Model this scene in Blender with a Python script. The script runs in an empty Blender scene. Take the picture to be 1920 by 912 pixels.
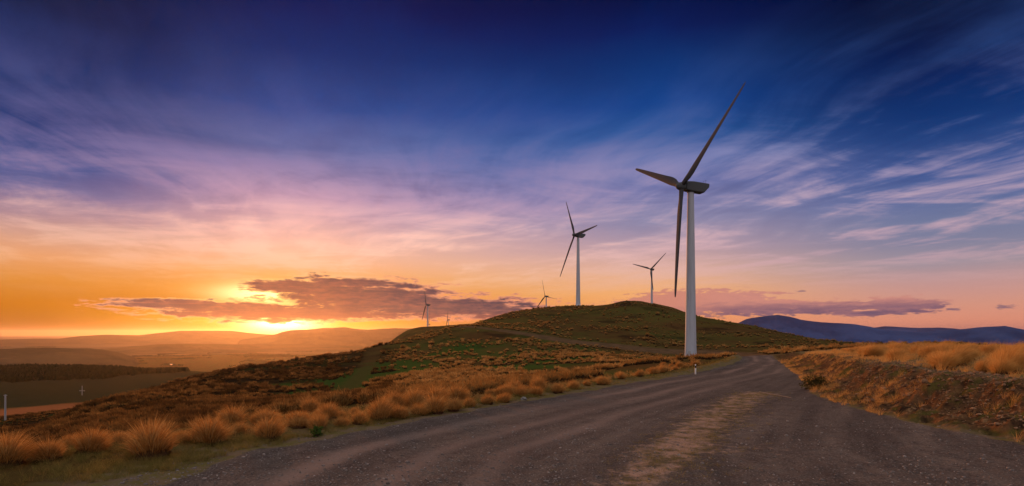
import bpy, math, random
import numpy as np
from mathutils import Matrix, Vector

random.seed(7)
rng = np.random.default_rng(7)
S = bpy.context.scene
COL = S.collection
F = 1066.0          # focal length in photo pixels (1920 wide)
HY = 625.0          # eye level in the photo
EYE = 2.6           # eye height above the road
PI = math.pi

# ---------------------------------------------------------------- camera
cam = bpy.data.cameras.new('camera')
cam.sensor_width = 36.0
cam.lens = 36.0 * F / 1920.0
cam.shift_y = (HY - 456.0) / 1920.0
cam.clip_start = 0.1
cam.clip_end = 200000.0
camo = bpy.data.objects.new('camera', cam)
camo.location = (0, 0, EYE)
camo.rotation_euler = (PI / 2, 0, 0)
COL.objects.link(camo)
S.camera = camo
S.render.resolution_x, S.render.resolution_y = 1024, 486
S.view_settings.view_transform = 'Standard'
S.view_settings.look = 'None'
S.view_settings.exposure = 0.0
S.view_settings.gamma = 1.0
S.view_settings.use_curve_mapping = False
S.cycles.max_bounces = 6
S.cycles.transparent_max_bounces = 8
S.cycles.volume_bounces = 0


def lin(r, g, b):
    return tuple(((c / 255.0) / 12.92 if c / 255.0 < 0.04045 else ((c / 255.0 + 0.055) / 1.055) ** 2.4) for c in (r, g, b)) + (1.0,)


class NT:
    """small helper around a node tree: every method returns an output socket"""
    def __init__(s, tree):
        s.t = tree
        tree.nodes.clear()

    def node(s, kind, **kw):
        n = s.t.nodes.new(kind)
        for k, v in kw.items():
            setattr(n, k, v)
        return n

    def put(s, sock, v):
        if v is None:
            return
        if isinstance(v, bpy.types.NodeSocket):
            s.t.links.new(v, sock)
        else:
            sock.default_value = v

    def m(s, op, a, b=None, c=None, clamp=False):
        n = s.node('ShaderNodeMath', operation=op, use_clamp=clamp)
        for i, v in enumerate((a, b, c)):
            s.put(n.inputs[i], v)
        return n.outputs[0]

    def rng(s, v, a, b, c=0.0, d=1.0, kind='SMOOTHSTEP'):
        n = s.node('ShaderNodeMapRange', interpolation_type=kind, clamp=True)
        for i, x in enumerate((v, a, b, c, d)):
            s.put(n.inputs[i], x)
        return n.outputs[0]

    def mix(s, f, a, b, mode='MIX'):
        n = s.node('ShaderNodeMix', data_type='RGBA', blend_type=mode, clamp_factor=True)
        s.put(n.inputs[0], f)
        s.put(n.inputs[6], a)
        s.put(n.inputs[7], b)
        return n.outputs[2]

    def vec(s, x, y, z):
        n = s.node('ShaderNodeCombineXYZ')
        for i, v in enumerate((x, y, z)):
            s.put(n.inputs[i], v)
        return n.outputs[0]

    def noise(s, v, scale, detail=4.0, rough=0.55, dist=0.0, dim='3D'):
        n = s.node('ShaderNodeTexNoise', noise_dimensions=dim)
        s.put(n.inputs['Vector'], v)
        n.inputs['Scale'].default_value = scale
        n.inputs['Detail'].default_value = detail
        n.inputs['Roughness'].default_value = rough
        n.inputs['Distortion'].default_value = dist
        return n.outputs[0]

    def ramp(s, f, stops, interp='LINEAR'):
        n = s.node('ShaderNodeValToRGB')
        cr = n.color_ramp
        cr.interpolation = interp
        stops = sorted(stops)
        cr.elements[0].position = stops[0][0]
        cr.elements[0].color = stops[0][1]
        cr.elements[1].position = stops[-1][0]
        cr.elements[1].color = stops[-1][1]
        for p, c in stops[1:-1]:
            e = cr.elements.new(p)
            e.color = c
        s.put(n.inputs[0], f)
        return n.outputs[0]

    def attr(s, name):
        n = s.node('ShaderNodeAttribute', attribute_name=name)
        return n.outputs['Fac']

    def scalec(s, c, k):
        n = s.node('ShaderNodeVectorMath', operation='SCALE')
        s.put(n.inputs[0], c)
        s.put(n.inputs['Scale'], k)
        return n.outputs[0]

    def addc(s, a, b):
        n = s.node('ShaderNodeVectorMath', operation='ADD')
        s.put(n.inputs[0], a)
        s.put(n.inputs[1], b)
        return n.outputs[0]


# ---------------------------------------------------------------- sky
SUN_AZ = math.degrees(math.atan((522 - 960) / F))     # about 22 degrees left of the view
SUN_EL_SKY = 1.2

world = bpy.data.worlds.new('World')
S.world = world
world.use_nodes = True
w = NT(world.node_tree)
tc = w.node('ShaderNodeTexCoord')
sep = w.node('ShaderNodeSeparateXYZ')
w.put(sep.inputs[0], tc.outputs['Generated'])
X, Y, Z = sep.outputs
hor = w.m('SQRT', w.m('ADD', w.m('MULTIPLY', X, X), w.m('MULTIPLY', Y, Y)))
tanel = w.m('DIVIDE', Z, w.m('MAXIMUM', hor, 0.001))
az = w.m('MULTIPLY', w.m('ARCTAN2', X, Y), 180 / PI)
el = w.m('MULTIPLY', w.m('ARCTAN2', Z, hor), 180 / PI)


def az_of(px):
    return math.degrees(math.atan((px - 960) / F))


def el_of(px, py):
    return math.degrees(math.atan((HY - py) / F * math.cos(math.radians(az_of(px)))))


SPAN = 0.7
fac = w.m('DIVIDE', tanel, SPAN)
warp = w.noise(w.vec(w.m('MULTIPLY', az, 0.05), w.m('MULTIPLY', el, 0.12), 0.0), 1.0, 3.0, 0.5)
fac = w.m('ADD', fac, w.m('MULTIPLY', w.m('SUBTRACT', warp, 0.5), w.rng(fac, 0.05, 0.5, 0.0, 0.11)))


def column(px, stops):
    k = math.cos(math.radians(az_of(px)))
    return w.ramp(fac, [(max(0.0, (HY - py) / F * k / SPAN), lin(*c)) for py, c in stops])


c_far_left = column(60, [(-120, (0, 8, 34)), (0, (0, 20, 58)), (100, (0, 36, 90)), (170, (0, 46, 104)), (230, (8, 56, 118)), (300, (58, 84, 144)),
                         (350, (112, 108, 152)), (400, (178, 140, 148)), (440, (214, 160, 138)), (480, (232, 160, 108)), (520, (222, 142, 60)),
                         (570, (200, 116, 10)), (600, (172, 98, 0)), (625, (150, 84, 0))])
c_left = column(600, [(-80, (15, 20, 66)), (0, (12, 24, 82)), (100, (12, 44, 108)), (200, (42, 76, 146)), (280, (94, 110, 166)), (340, (154, 136, 174)),
                      (375, (188, 152, 178)), (405, (216, 170, 178)), (440, (238, 184, 172)), (480, (244, 184, 150)), (520, (238, 166, 92)), (560, (222, 138, 20)),
                      (600, (192, 112, 0)), (625, (170, 96, 0))])
c_right = column(1200, [(-60, (1, 8, 44)), (0, (2, 14, 62)), (60, (5, 26, 86)), (120, (6, 48, 112)), (200, (12, 66, 140)), (260, (42, 88, 154)),
                        (310, (86, 108, 166)), (360, (122, 124, 172)), (420, (152, 144, 174)), (470, (194, 160, 166)), (510, (228, 176, 150)),
                        (550, (243, 174, 112)), (590, (246, 160, 96)), (625, (232, 140, 98))])
c_far_right = column(1800, [(-60, (1, 3, 28)), (0, (1, 6, 40)), (80, (2, 18, 66)), (150, (5, 36, 92)), (200, (10, 50, 110)), (240, (28, 64, 124)),
                            (300, (66, 90, 148)), (360, (96, 110, 158)), (410, (116, 124, 158)), (450, (130, 130, 156)), (490, (160, 145, 156)),
                            (530, (196, 150, 145)), (570, (216, 150, 128)), (600, (226, 146, 118)), (625, (212, 132, 112))])
c_back = w.ramp(fac, [(0.0, (0.42, 0.30, 0.30, 1)), (0.25, (0.40, 0.32, 0.34, 1)), (0.55, (0.46, 0.40, 0.44, 1)), (1.0, (0.8, 0.70, 0.68, 1))])  # unseen sky behind the viewer, shaped as fill light
base = w.mix(w.rng(az, -40, -18.7, kind='SMOOTHSTEP'), c_far_left, c_left)
base = w.mix(w.rng(az, -18.7, 12.7, kind='LINEAR'), base, c_right)
base = w.mix(w.rng(az, 12.7, 37.5, kind='SMOOTHSTEP'), base, c_far_right)
base = w.mix(w.rng(w.m('ABSOLUTE', az), 52, 110), base, c_back)

# high thin cloud: fibres on a level sheet, all drawn out along one direction so that they fan out of the sunset
zz = w.m('ADD', w.m('MAXIMUM', Z, 0.0), 0.035)
PX, PY_ = w.m('DIVIDE', X, zz), w.m('DIVIDE', Y, zz)
a0 = math.radians(-20.0)
along = w.m('ADD', w.m('MULTIPLY', PX, math.sin(a0)), w.m('MULTIPLY', PY_, math.cos(a0)))
across = w.m('SUBTRACT', w.m('MULTIPLY', PX, math.cos(a0)), w.m('MULTIPLY', PY_, math.sin(a0)))
# slow bending of the fibres
bend = w.m('MULTIPLY', w.m('SUBTRACT', w.noise(w.vec(along, across, 3.0), 0.35, 2.0, 0.5), 0.5), 1.6)
acr = w.m('ADD', across, bend)
band = w.noise(w.vec(w.m('MULTIPLY', along, 0.22), w.m('MULTIPLY', acr, 0.75), 0.0), 1.0, 5.0, 0.58, 0.3)
fib = w.noise(w.vec(w.m('MULTIPLY', along, 0.9), w.m('MULTIPLY', acr, 3.4), 7.0), 1.0, 6.0, 0.62, 0.6)
rip = w.noise(w.vec(w.m('MULTIPLY', PX, 0.8), w.m('MULTIPLY', PY_, 1.1), 2.0), 1.3, 8.0, 0.62, 0.5)
cir = w.m('ADD', w.m('ADD', w.m('MULTIPLY', band, 0.8), w.m('MULTIPLY', fib, 0.35)), w.m('MULTIPLY', rip, w.rng(tanel, 0.45, 0.2, 0.25, 0.75)))
cir = w.m('ADD', cir, w.rng(tanel, 0.45, 0.2, 0.25, 0.0))
cirm = w.rng(cir, 0.87, 1.12)
amount = w.m('MULTIPLY', w.rng(tanel, 0.04, 0.17), w.m('MULTIPLY', w.rng(tanel, 0.58, 0.24, 0.14, 1.0), w.rng(az, -42, -14, 0.55, 1.0)))
pink = w.ramp(fac, [(0.0, lin(255, 195, 130)), (0.14, lin(255, 206, 172)), (0.25, lin(255, 202, 188)), (0.31, lin(206, 164, 184)), (0.38, lin(146, 130, 174)), (0.48, lin(96, 102, 158)), (0.6, lin(66, 80, 142)), (0.8, lin(46, 54, 116))])
pinkr = w.ramp(fac, [(0.0, lin(240, 180, 150)), (0.16, lin(214, 170, 178)), (0.3, lin(198, 170, 188)), (0.42, lin(140, 142, 186)), (0.55, lin(58, 90, 152)), (0.8, lin(20, 40, 96))])
pink = w.mix(w.rng(az, -12, 30), pink, pinkr)
sky = w.mix(w.m('MULTIPLY', w.m('MULTIPLY', cirm, amount), 0.86), base, pink)
gap = w.m('MULTIPLY', w.rng(cir, 0.95, 0.76), w.rng(tanel, 0.1, 0.28, 0.0, 0.5))
sky = w.mix(gap, sky, w.mix(0.75, sky, lin(18, 48, 112)))

# sun glow behind the cloud bank
def glow(px, py, sx, sy, power=2.0):
    dx = w.m('DIVIDE', w.m('SUBTRACT', az, az_of(px)), sx)
    dy = w.m('DIVIDE', w.m('SUBTRACT', el, el_of(px, py)), sy)
    r2 = w.m('ADD', w.m('MULTIPLY', dx, dx), w.m('MULTIPLY', dy, dy))
    return w.m('EXPONENT', w.m('MULTIPLY', r2, -1.0))


sky = w.mix(w.m('MULTIPLY', glow(540, 598, 10.0, 1.0), 0.85), sky, lin(248, 196, 10))
sky = w.mix(w.m('MULTIPLY', glow(500, 550, 4.5, 0.95), 0.8), sky, lin(255, 236, 150))
sky = w.mix(glow(540, 606, 6.0, 0.7), sky, (1.0, 0.62, 0.03, 1))
sky = w.mix(glow(528, 605, 2.8, 0.85), sky, (2.6, 2.35, 1.55, 1))
sky = w.mix(w.m('MULTIPLY', glow(505, 552, 3.4, 0.75), 0.9), sky, (2.0, 1.65, 0.75, 1))

# low cloud banks: soft lobes broken up by noise in azimuth / elevation
cv = w.vec(w.m('MULTIPLY', az, 0.55), w.m('MULTIPLY', el, 2.0), 0.0)
n1 = w.noise(cv, 1.0, 6.0, 0.62, 0.5)
n2 = w.noise(w.vec(w.m('MULTIPLY', az, 0.16), w.m('MULTIPLY', el, 2.6), 5.0), 1.0, 5.0, 0.6, 0.3)
nz = w.m('SUBTRACT', w.m('ADD', w.m('MULTIPLY', n1, 0.7), w.m('MULTIPLY', n2, 0.5)), 0.6)


def lobes(items):
    out = None
    for px, py, rx, ry in items:
        ca = math.cos(math.radians(az_of(px)))
        ax = rx / F * 180 / PI * ca * ca
        ay = ry / F * 180 / PI * ca
        dx = w.m('DIVIDE', w.m('SUBTRACT', az, az_of(px)), ax)
        dy = w.m('DIVIDE', w.m('SUBTRACT', el, el_of(px, py)), ay)
        v = w.m('SUBTRACT', 1.0, w.m('SQRT', w.m('ADD', w.m('MULTIPLY', dx, dx), w.m('MULTIPLY', dy, dy))))
        out = v if out is None else w.m('SMOOTH_MAX', out, v, 0.2)
    return out


L1 = lobes([(690, 560, 190, 40), (850, 577, 215, 24), (535, 537, 95, 16), (605, 546, 75, 34), (330, 571, 150, 12), (430, 577, 150, 16), (560, 587, 300, 19), (660, 531, 120, 12)])
nf = w.m('SUBTRACT', w.noise(w.vec(w.m('MULTIPLY', az, 1.3), w.m('MULTIPLY', el, 4.5), 9.0), 1.0, 5.0, 0.6), 0.5)
d1 = w.m('ADD', L1, w.m('ADD', w.m('MULTIPLY', nz, 2.2), w.m('MULTIPLY', nf, 0.45)))
m1 = w.rng(d1, -0.08, 0.16)
core = w.rng(d1, 0.0, 0.42)
nearsun = glow(530, 575, 9.5, 3.4)
ccol = w.mix(w.rng(w.m('ADD', nz, w.m('MULTIPLY', nf, 0.35)), -0.14, 0.14), lin(128, 88, 84), lin(70, 60, 76))
ccol = w.mix(w.rng(el, 2.4, 1.1, 0.0, 0.5), ccol, lin(176, 84, 58))
ccol = w.mix(w.m('MULTIPLY', nearsun, 0.35), ccol, lin(140, 66, 28))
edge = w.mix(nearsun, lin(235, 150, 120), (1.3, 0.78, 0.22, 1))
ccol = w.mix(core, edge, ccol)
sky = w.mix(m1, sky, ccol)

L2 = lobes([(1310, 568, 150, 24), (1420, 576, 110, 16), (1560, 574, 150, 10), (1690, 573, 75, 17), (1450, 582, 160, 8), (1610, 588, 60, 6)])
nf = w.m('SUBTRACT', w.noise(w.vec(w.m('MULTIPLY', az, 1.3), w.m('MULTIPLY', el, 4.5), 9.0), 1.0, 5.0, 0.6), 0.5)
d2 = w.m('ADD', L2, w.m('ADD', w.m('MULTIPLY', nz, 2.2), w.m('MULTIPLY', nf, 1.3)))
m2 = w.rng(d2, -0.15, 0.15)
top = w.rng(w.m('ADD', el, w.m('MULTIPLY', nz, 2.5)), 2.2, 3.0)
ccol2 = w.mix(w.rng(nz, -0.1, 0.15), lin(150, 104, 114), lin(98, 78, 106))
ccol2 = w.mix(w.m('MULTIPLY', top, 0.75), ccol2, lin(222, 146, 128))
ccol2 = w.mix(w.rng(az, 22, 14), ccol2, lin(205, 132, 116))
sky = w.mix(w.m('MULTIPLY', m2, 0.92), sky, ccol2)

d3 = w.m('ADD', lobes([(1885, 576, 26, 6), (1790, 580, 22, 4), (1505, 546, 14, 3), (1690, 590, 24, 3)]), w.m('MULTIPLY', nf, 3.2))
sky = w.mix(w.m('MULTIPLY', w.rng(d3, 0.1, 0.8), 0.8), sky, lin(120, 94, 112))
# bright sky overhead, added out of frame to light the ground from above
sky = w.mix(w.rng(el, 40, 60), sky, (0.62, 0.56, 0.55, 1))
bg = w.node('ShaderNodeBackground')
w.put(bg.inputs[0], sky)
bg.inputs[1].default_value = 1.0
wo = w.node('ShaderNodeOutputWorld')
w.t.links.new(bg.outputs[0], wo.inputs[0])

# ---------------------------------------------------------------- sun
SUN_EL = 6.5
sun = bpy.data.lights.new('sun', 'SUN')
sun.energy = 3.0
sun.angle = math.radians(5.0)
sun.color = (1.0, 0.34, 0.07)
suno = bpy.data.objects.new('sun', sun)
a, e = math.radians(SUN_AZ - 0.5), math.radians(SUN_EL)
to_sun = Vector((math.sin(a) * math.cos(e), math.cos(a) * math.cos(e), math.sin(e)))
suno.rotation_euler = to_sun.to_track_quat('Z', 'Y').to_euler()
suno.location = (-30, 60, 40)
COL.objects.link(suno)


# ---------------------------------------------------------------- object helpers
def tag(o, label=None, cat=None, group=None, kind=None):
    for k, v in (('label', label), ('category', cat), ('group', group), ('kind', kind)):
        if v:
            o[k] = v
    return o


def empty(name, loc, rz=0.0):
    o = bpy.data.objects.new(name, None)
    o.location = loc
    o.rotation_euler = (0, 0, rz)
    COL.objects.link(o)
    return o


def np_mesh(name, verts, faces, smooth=False, attrs=None):
    """faces: (n,3) or (n,4) int array"""
    me = bpy.data.meshes.new(name)
    verts = np.asarray(verts, np.float32)
    faces = np.asarray(faces, np.int32)
    n, k = faces.shape
    me.vertices.add(len(verts))
    me.vertices.foreach_set('co', verts.ravel())
    me.loops.add(n * k)
    me.loops.foreach_set('vertex_index', faces.ravel())
    me.polygons.add(n)
    me.polygons.foreach_set('loop_start', np.arange(0, n * k, k, dtype=np.int32))
    me.polygons.foreach_set('loop_total', np.full(n, k, np.int32))
    if smooth:
        me.polygons.foreach_set('use_smooth', np.ones(n, bool))
    for an, av in (attrs or {}).items():
        at = me.attributes.new(an, 'FLOAT', 'POINT')
        at.data.foreach_set('value', np.asarray(av, np.float32))
    me.update(calc_edges=True)
    return me


def link(name, me, mat, parent=None):
    o = bpy.data.objects.new(name, me)
    if mat and not me.materials:
        me.materials.append(mat)
    COL.objects.link(o)
    if parent:
        o.parent = parent
    return o


class MB:
    """collects shapes for one mesh object"""
    def __init__(s):
        s.v, s.f, s.sm = [], [], []

    def add(s, vs, fs, smooth=False):
        b = len(s.v)
        s.v += [tuple(v) for v in vs]
        s.f += [tuple(b + i for i in f) for f in fs]
        s.sm += [smooth] * len(fs)

    def box(s, c, d, rot=None):
        vs = []
        for sx in (-1, 1):
            for sy in (-1, 1):
                for sz in (-1, 1):
                    p = Vector((sx * d[0] / 2, sy * d[1] / 2, sz * d[2] / 2))
                    if rot:
                        p = rot @ p
                    vs.append(p + Vector(c))
        s.add(vs, [(0, 1, 3, 2), (4, 6, 7, 5), (0, 4, 5, 1), (2, 3, 7, 6), (0, 2, 6, 4), (1, 5, 7, 3)])

    def tube(s, p0, p1, r0, r1=None, n=10, caps=True):
        r1 = r0 if r1 is None else r1
        p0, p1 = Vector(p0), Vector(p1)
        d = (p1 - p0).normalized()
        u = d.orthogonal().normalized()
        v = d.cross(u)
        vs = []
        for p, r in ((p0, r0), (p1, r1)):
            for i in range(n):
                a = 2 * PI * i / n
                vs.append(p + (u * math.cos(a) + v * math.sin(a)) * r)
        s.add(vs, [(i, (i + 1) % n, n + (i + 1) % n, n + i) for i in range(n)], True)
        if caps:
            s.add(vs[:n], [tuple(reversed(range(n)))])
            s.add(vs[n:], [tuple(range(n))])

    def lathe(s, prof, n=32, axis='Z', c=(0, 0, 0)):
        vs, fs = [], []
        for r, h in prof:
            for i in range(n):
                a = 2 * PI * i / n
                q = (r * math.cos(a), r * math.sin(a), h) if axis == 'Z' else (h, r * math.cos(a), r * math.sin(a))
                vs.append((q[0] + c[0], q[1] + c[1], q[2] + c[2]))
        for k in range(len(prof) - 1):
            for i in range(n):
                j = (i + 1) % n
                fs.append((k * n + i, k * n + j, k * n + n + j, k * n + n + i))
        s.add(vs, fs, True)
        s.add(vs[:n], [tuple(reversed(range(n)))])
        s.add(vs[-n:], [tuple(range(n))])

    def mesh(s, name):
        me = bpy.data.meshes.new(name)
        me.from_pydata(s.v, [], s.f)
        me.polygons.foreach_set('use_smooth', s.sm)
        me.update()
        return me

    def build(s, name, mat, parent=None):
        return link(name, s.mesh(name), mat, parent)


# ---------------------------------------------------------------- noise in numpy
def hash2(ix, iy, seed):
    h = (ix.astype(np.int64) * 374761393 + iy.astype(np.int64) * 668265263 + seed * 144269504) & 0xffffffff
    h = ((h ^ (h >> 13)) * 1274126177) & 0xffffffff
    h = (h ^ (h >> 16)) & 0xffffffff
    return h / 4294967295.0


def vnoise(x, y, seed=0):
    ix, iy = np.floor(x), np.floor(y)
    fx, fy = x - ix, y - iy
    ux, uy = fx * fx * fx * (fx * (fx * 6 - 15) + 10), fy * fy * fy * (fy * (fy * 6 - 15) + 10)

    def g(dx, dy):
        a = hash2(ix + dx, iy + dy, seed) * 2 * PI
        return np.cos(a) * (fx - dx) + np.sin(a) * (fy - dy)
    a = g(0, 0) * (1 - ux) + g(1, 0) * ux
    b = g(0, 1) * (1 - ux) + g(1, 1) * ux
    return (a * (1 - uy) + b * uy) * 1.4


def fbm(x, y, scale, octaves=4, seed=0, gain=0.5):
    out, amp = np.zeros_like(x), 1.0
    c, s_ = math.cos(0.6), math.sin(0.6)
    x, y = x / scale, y / scale
    for k in range(octaves):
        out += amp * vnoise(x, y, seed + k * 17)
        x, y = (x * c - y * s_) * 2.03, (x * s_ + y * c) * 2.03
        amp *= gain
    return out


def sstep(v, a, b):
    t = np.clip((v - a) / (b - a), 0, 1)
    return t * t * (3 - 2 * t)


# ---------------------------------------------------------------- the lie of the land
def P(px, py, Yd):
    """photo column, row and a chosen distance -> the place in the world"""
    return ((px - 960) / F * Yd, Yd, EYE + (HY - py) / F * Yd)


HUB_H = 71.0
# column and row of each rotor hub in the photo, distance, yaw of the nacelle, phase of the rotor
TURB = [
    (1278, 350, 233, 15, 54),
    (1077, 441, 575, 22, -32),
    (1220, 505, 1180, 45, 48),
    (1022, 556, 1480, 42, -18),
    (799, 572, 1520, 25, -32),
    (839, 600, 2700, 10, -20),
    (803, 608.5, 3350, 20, 25),
]
pts = []
for px, py, Yd, yaw, t in TURB:
    x, y, z = P(px, py, Yd)
    # the tower stands behind the hub
    ax = 4.2
    y2, x2 = y + ax * math.sin(math.radians(yaw)), x + ax * math.cos(math.radians(yaw))
    pts.append((x2, y2, z - HUB_H))
TURB_BASE = list(pts)
RAW = [
    (-250, 870, 60), (-250, 840, 120), (-250, 800, 260), (-250, 775, 700), (-250, 735, 1300), (-250, 700, 2000), (-250, 700, 3200),
    (0, 858, 50), (0, 834, 95), (0, 828, 150), (0, 789, 250), (0, 785, 350), (0, 779, 500), (0, 762, 700), (0, 742, 900), (0, 729, 1100), (0, 720, 1350), (0, 691, 1900), (0, 705, 2600), (0, 705, 3400),
    (80, 836, 50), (80, 806, 110), (80, 808, 160), (80, 776, 400), (80, 758, 700), (80, 742, 900),
    (150, 805, 50), (150, 768, 110), (150, 776, 145), (150, 780, 220), (150, 770, 500), (150, 744, 850), (150, 730, 1100), (150, 714, 1400), (150, 690, 1900), (150, 705, 2600), (150, 705, 3400),
    (350, 775, 60), (350, 740, 120), (350, 711, 215), (350, 728, 320), (350, 735, 700), (350, 714, 1300), (350, 697, 1750), (350, 710, 2600), (350, 705, 3400),
    (480, 775, 60), (480, 755, 85), (480, 720, 150), (480, 687, 250), (480, 712, 400), (480, 722, 900), (480, 706, 1700), (480, 702, 3000),
    (620, 765, 60), (620, 738, 115), (620, 700, 190), (620, 667, 280), (620, 690, 420), (620, 700, 900), (620, 690, 1700), (620, 685, 3000),
    (720, 752, 60), (720, 720, 120), (720, 690, 190), (720, 647, 310), (720, 664, 450), (720, 675, 900), (720, 652, 1400), (720, 660, 2500),
    (768, 619, 1400), (740, 637, 1400),
    (800, 740, 60), (800, 710, 120), (800, 680, 200), (800, 650, 270), (800, 627, 330), (800, 640, 450), (800, 645, 900), (800, 640, 2300),
    (870, 732, 65), (870, 703, 130), (870, 670, 200), (870, 640, 270), (870, 613, 335), (870, 614, 420), (870, 622, 600), (870, 620, 1000), (870, 609, 1460), (870, 625, 2700),
    (960, 722, 65), (960, 700, 130), (960, 675, 190), (960, 650, 240), (960, 632, 280), (960, 607, 370), (960, 586, 490), (960, 600, 700), (960, 604, 1000), (960, 600, 1500), (960, 615, 2800),
    (1086, 706, 70), (1086, 690, 120), (1086, 668, 200), (1086, 645, 275), (1086, 626, 320), (1086, 600, 420), (1050, 575, 575), (1140, 575, 560), (1086, 585, 750), (1086, 592, 1150),
    (1190, 692, 70), (1190, 684, 120), (1190, 670, 200), (1190, 656, 265), (1190, 630, 320), (1190, 597, 420), (1190, 565, 520), (1190, 579, 700), (1165, 567, 525), (1240, 573, 505), (1190, 600, 2500),
    (1293, 681, 100), (1293, 675.5, 170), (1293, 661, 262), (1293, 645, 310), (1293, 617, 390), (1293, 589, 480), (1293, 605, 650), (1293, 590, 1150), (1293, 620, 2500),
    (1400, 668, 97), (1400, 665, 170), (1400, 660, 250), (1400, 640, 320), (1400, 612, 420), (1400, 632, 600), (1400, 640, 1200), (1400, 655, 2500),
    (1500, 664, 110), (1500, 662, 170), (1500, 655, 260), (1500, 632, 370), (1500, 652, 550), (1500, 660, 1200), (1500, 670, 2500),
    (1570, 654, 120), (1570, 654, 230), (1570, 643, 330), (1570, 662, 600), (1570, 670, 1200), (1570, 680, 2500),
    (1700, 652, 120), (1700, 648, 240), (1700, 664, 500), (1700, 672, 1200), (1700, 680, 2500), (1760, 643, 255), (1730, 645, 255),
    (1850, 655, 120), (1850, 650, 240), (1850, 665, 500), (1850, 675, 1200), (1850, 682, 2500),
    (2200, 660, 120), (2200, 660, 240), (2200, 675, 500), (2200, 680, 1200), (2200, 685, 2500),
]
pts += [P(*r) for r in RAW]
pts = np.array(pts)


def uv_of(x, y):
    r = np.sqrt(x * x + y * y) + 1e-6
    return np.degrees(np.arctan2(x, y)) / 10.0, np.log(r) * 2.2, r


def tps_k(d2):
    return 0.5 * d2 * np.log(d2 + 1e-12)


pu, pv, pr = uv_of(pts[:, 0], pts[:, 1])
pt = pts[:, 2] / pr
n_ = len(pts)
A = np.zeros((n_ + 3, n_ + 3))
A[:n_, :n_] = tps_k((pu[:, None] - pu[None]) ** 2 + (pv[:, None] - pv[None]) ** 2) + np.eye(n_) * 1e-4
A[:n_, n_], A[:n_, n_ + 1], A[:n_, n_ + 2] = 1, pu, pv
A[n_:, :n_] = A[:n_, n_:].T
W_ = np.linalg.solve(A, np.concatenate([pt, [0, 0, 0]]))


def tps(x, y):
    u, v, r = uv_of(x, y)
    u = np.clip(u, -5.6, 5.6)
    v = np.maximum(v, math.log(40) * 2.2)
    out = W_[n_] + W_[n_ + 1] * u + W_[n_ + 2] * v
    for i in range(n_):
        out = out + W_[i] * tps_k((u - pu[i]) ** 2 + (v - pv[i]) ** 2)
    return out * r


# road edges: x as a function of distance
LE = np.array([(-40, -9), (0, -6.8), (10.6, -6.2), (13.1, -5.9), (14.8, -5.0), (18, -3.2), (21.3, -1.3), (27, 2.6), (35.4, 8.0), (44.6, 14.6), (60, 23.2), (72, 29.0), (84, 34), (100, 40), (120, 46)])
RE = np.array([(-40, 9), (0, 11.4), (10, 12.4), (14.2, 12.6), (17.9, 12.5), (20, 12.7), (23.6, 13.3), (27.7, 14.6), (33, 17.0), (40, 20.2), (53, 25.6), (65.7, 31.0), (80, 37), (92, 41.5), (106, 46), (120, 51)])
TRACK = np.array([P(1410, 668, 97)[:2], P(1402, 665, 170)[:2], P(1375, 662, 235)[:2], P(1300, 661, 264)[:2], P(1200, 656, 270)[:2], P(1130, 650, 276)[:2],
                  P(1050, 640, 286)[:2], P(985, 632, 298)[:2], P(935, 626, 312)[:2], P(892, 619, 328)[:2], P(868, 612, 338)[:2], P(830, 600, 370)[:2]])
LANE = np.array([P(706, 655, 300)[:2], P(692, 680, 222)[:2], P(668, 712, 150)[:2], P(645, 742, 110)[:2]])


def pldist(x, y, pl):
    best = np.full(x.shape, 1e9)
    for (x0, y0), (x1, y1) in zip(pl[:-1], pl[1:]):
        dx, dy = x1 - x0, y1 - y0
        t = np.clip(((x - x0) * dx + (y - y0) * dy) / (dx * dx + dy * dy), 0, 1)
        best = np.minimum(best, np.hypot(x - x0 - t * dx, y - y0 - t * dy))
    return best


def edges(x, y):
    l = np.interp(y, LE[:, 0], LE[:, 1])
    r = np.interp(y, RE[:, 0], RE[:, 1])
    sl = np.interp(y, [0, 12, 30, 60, 100], [1, 0.85, 0.82, 0.85, 0.88])
    return (l - x) * sl, (x - r) * sl      # distance beyond the left / right edge


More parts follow.
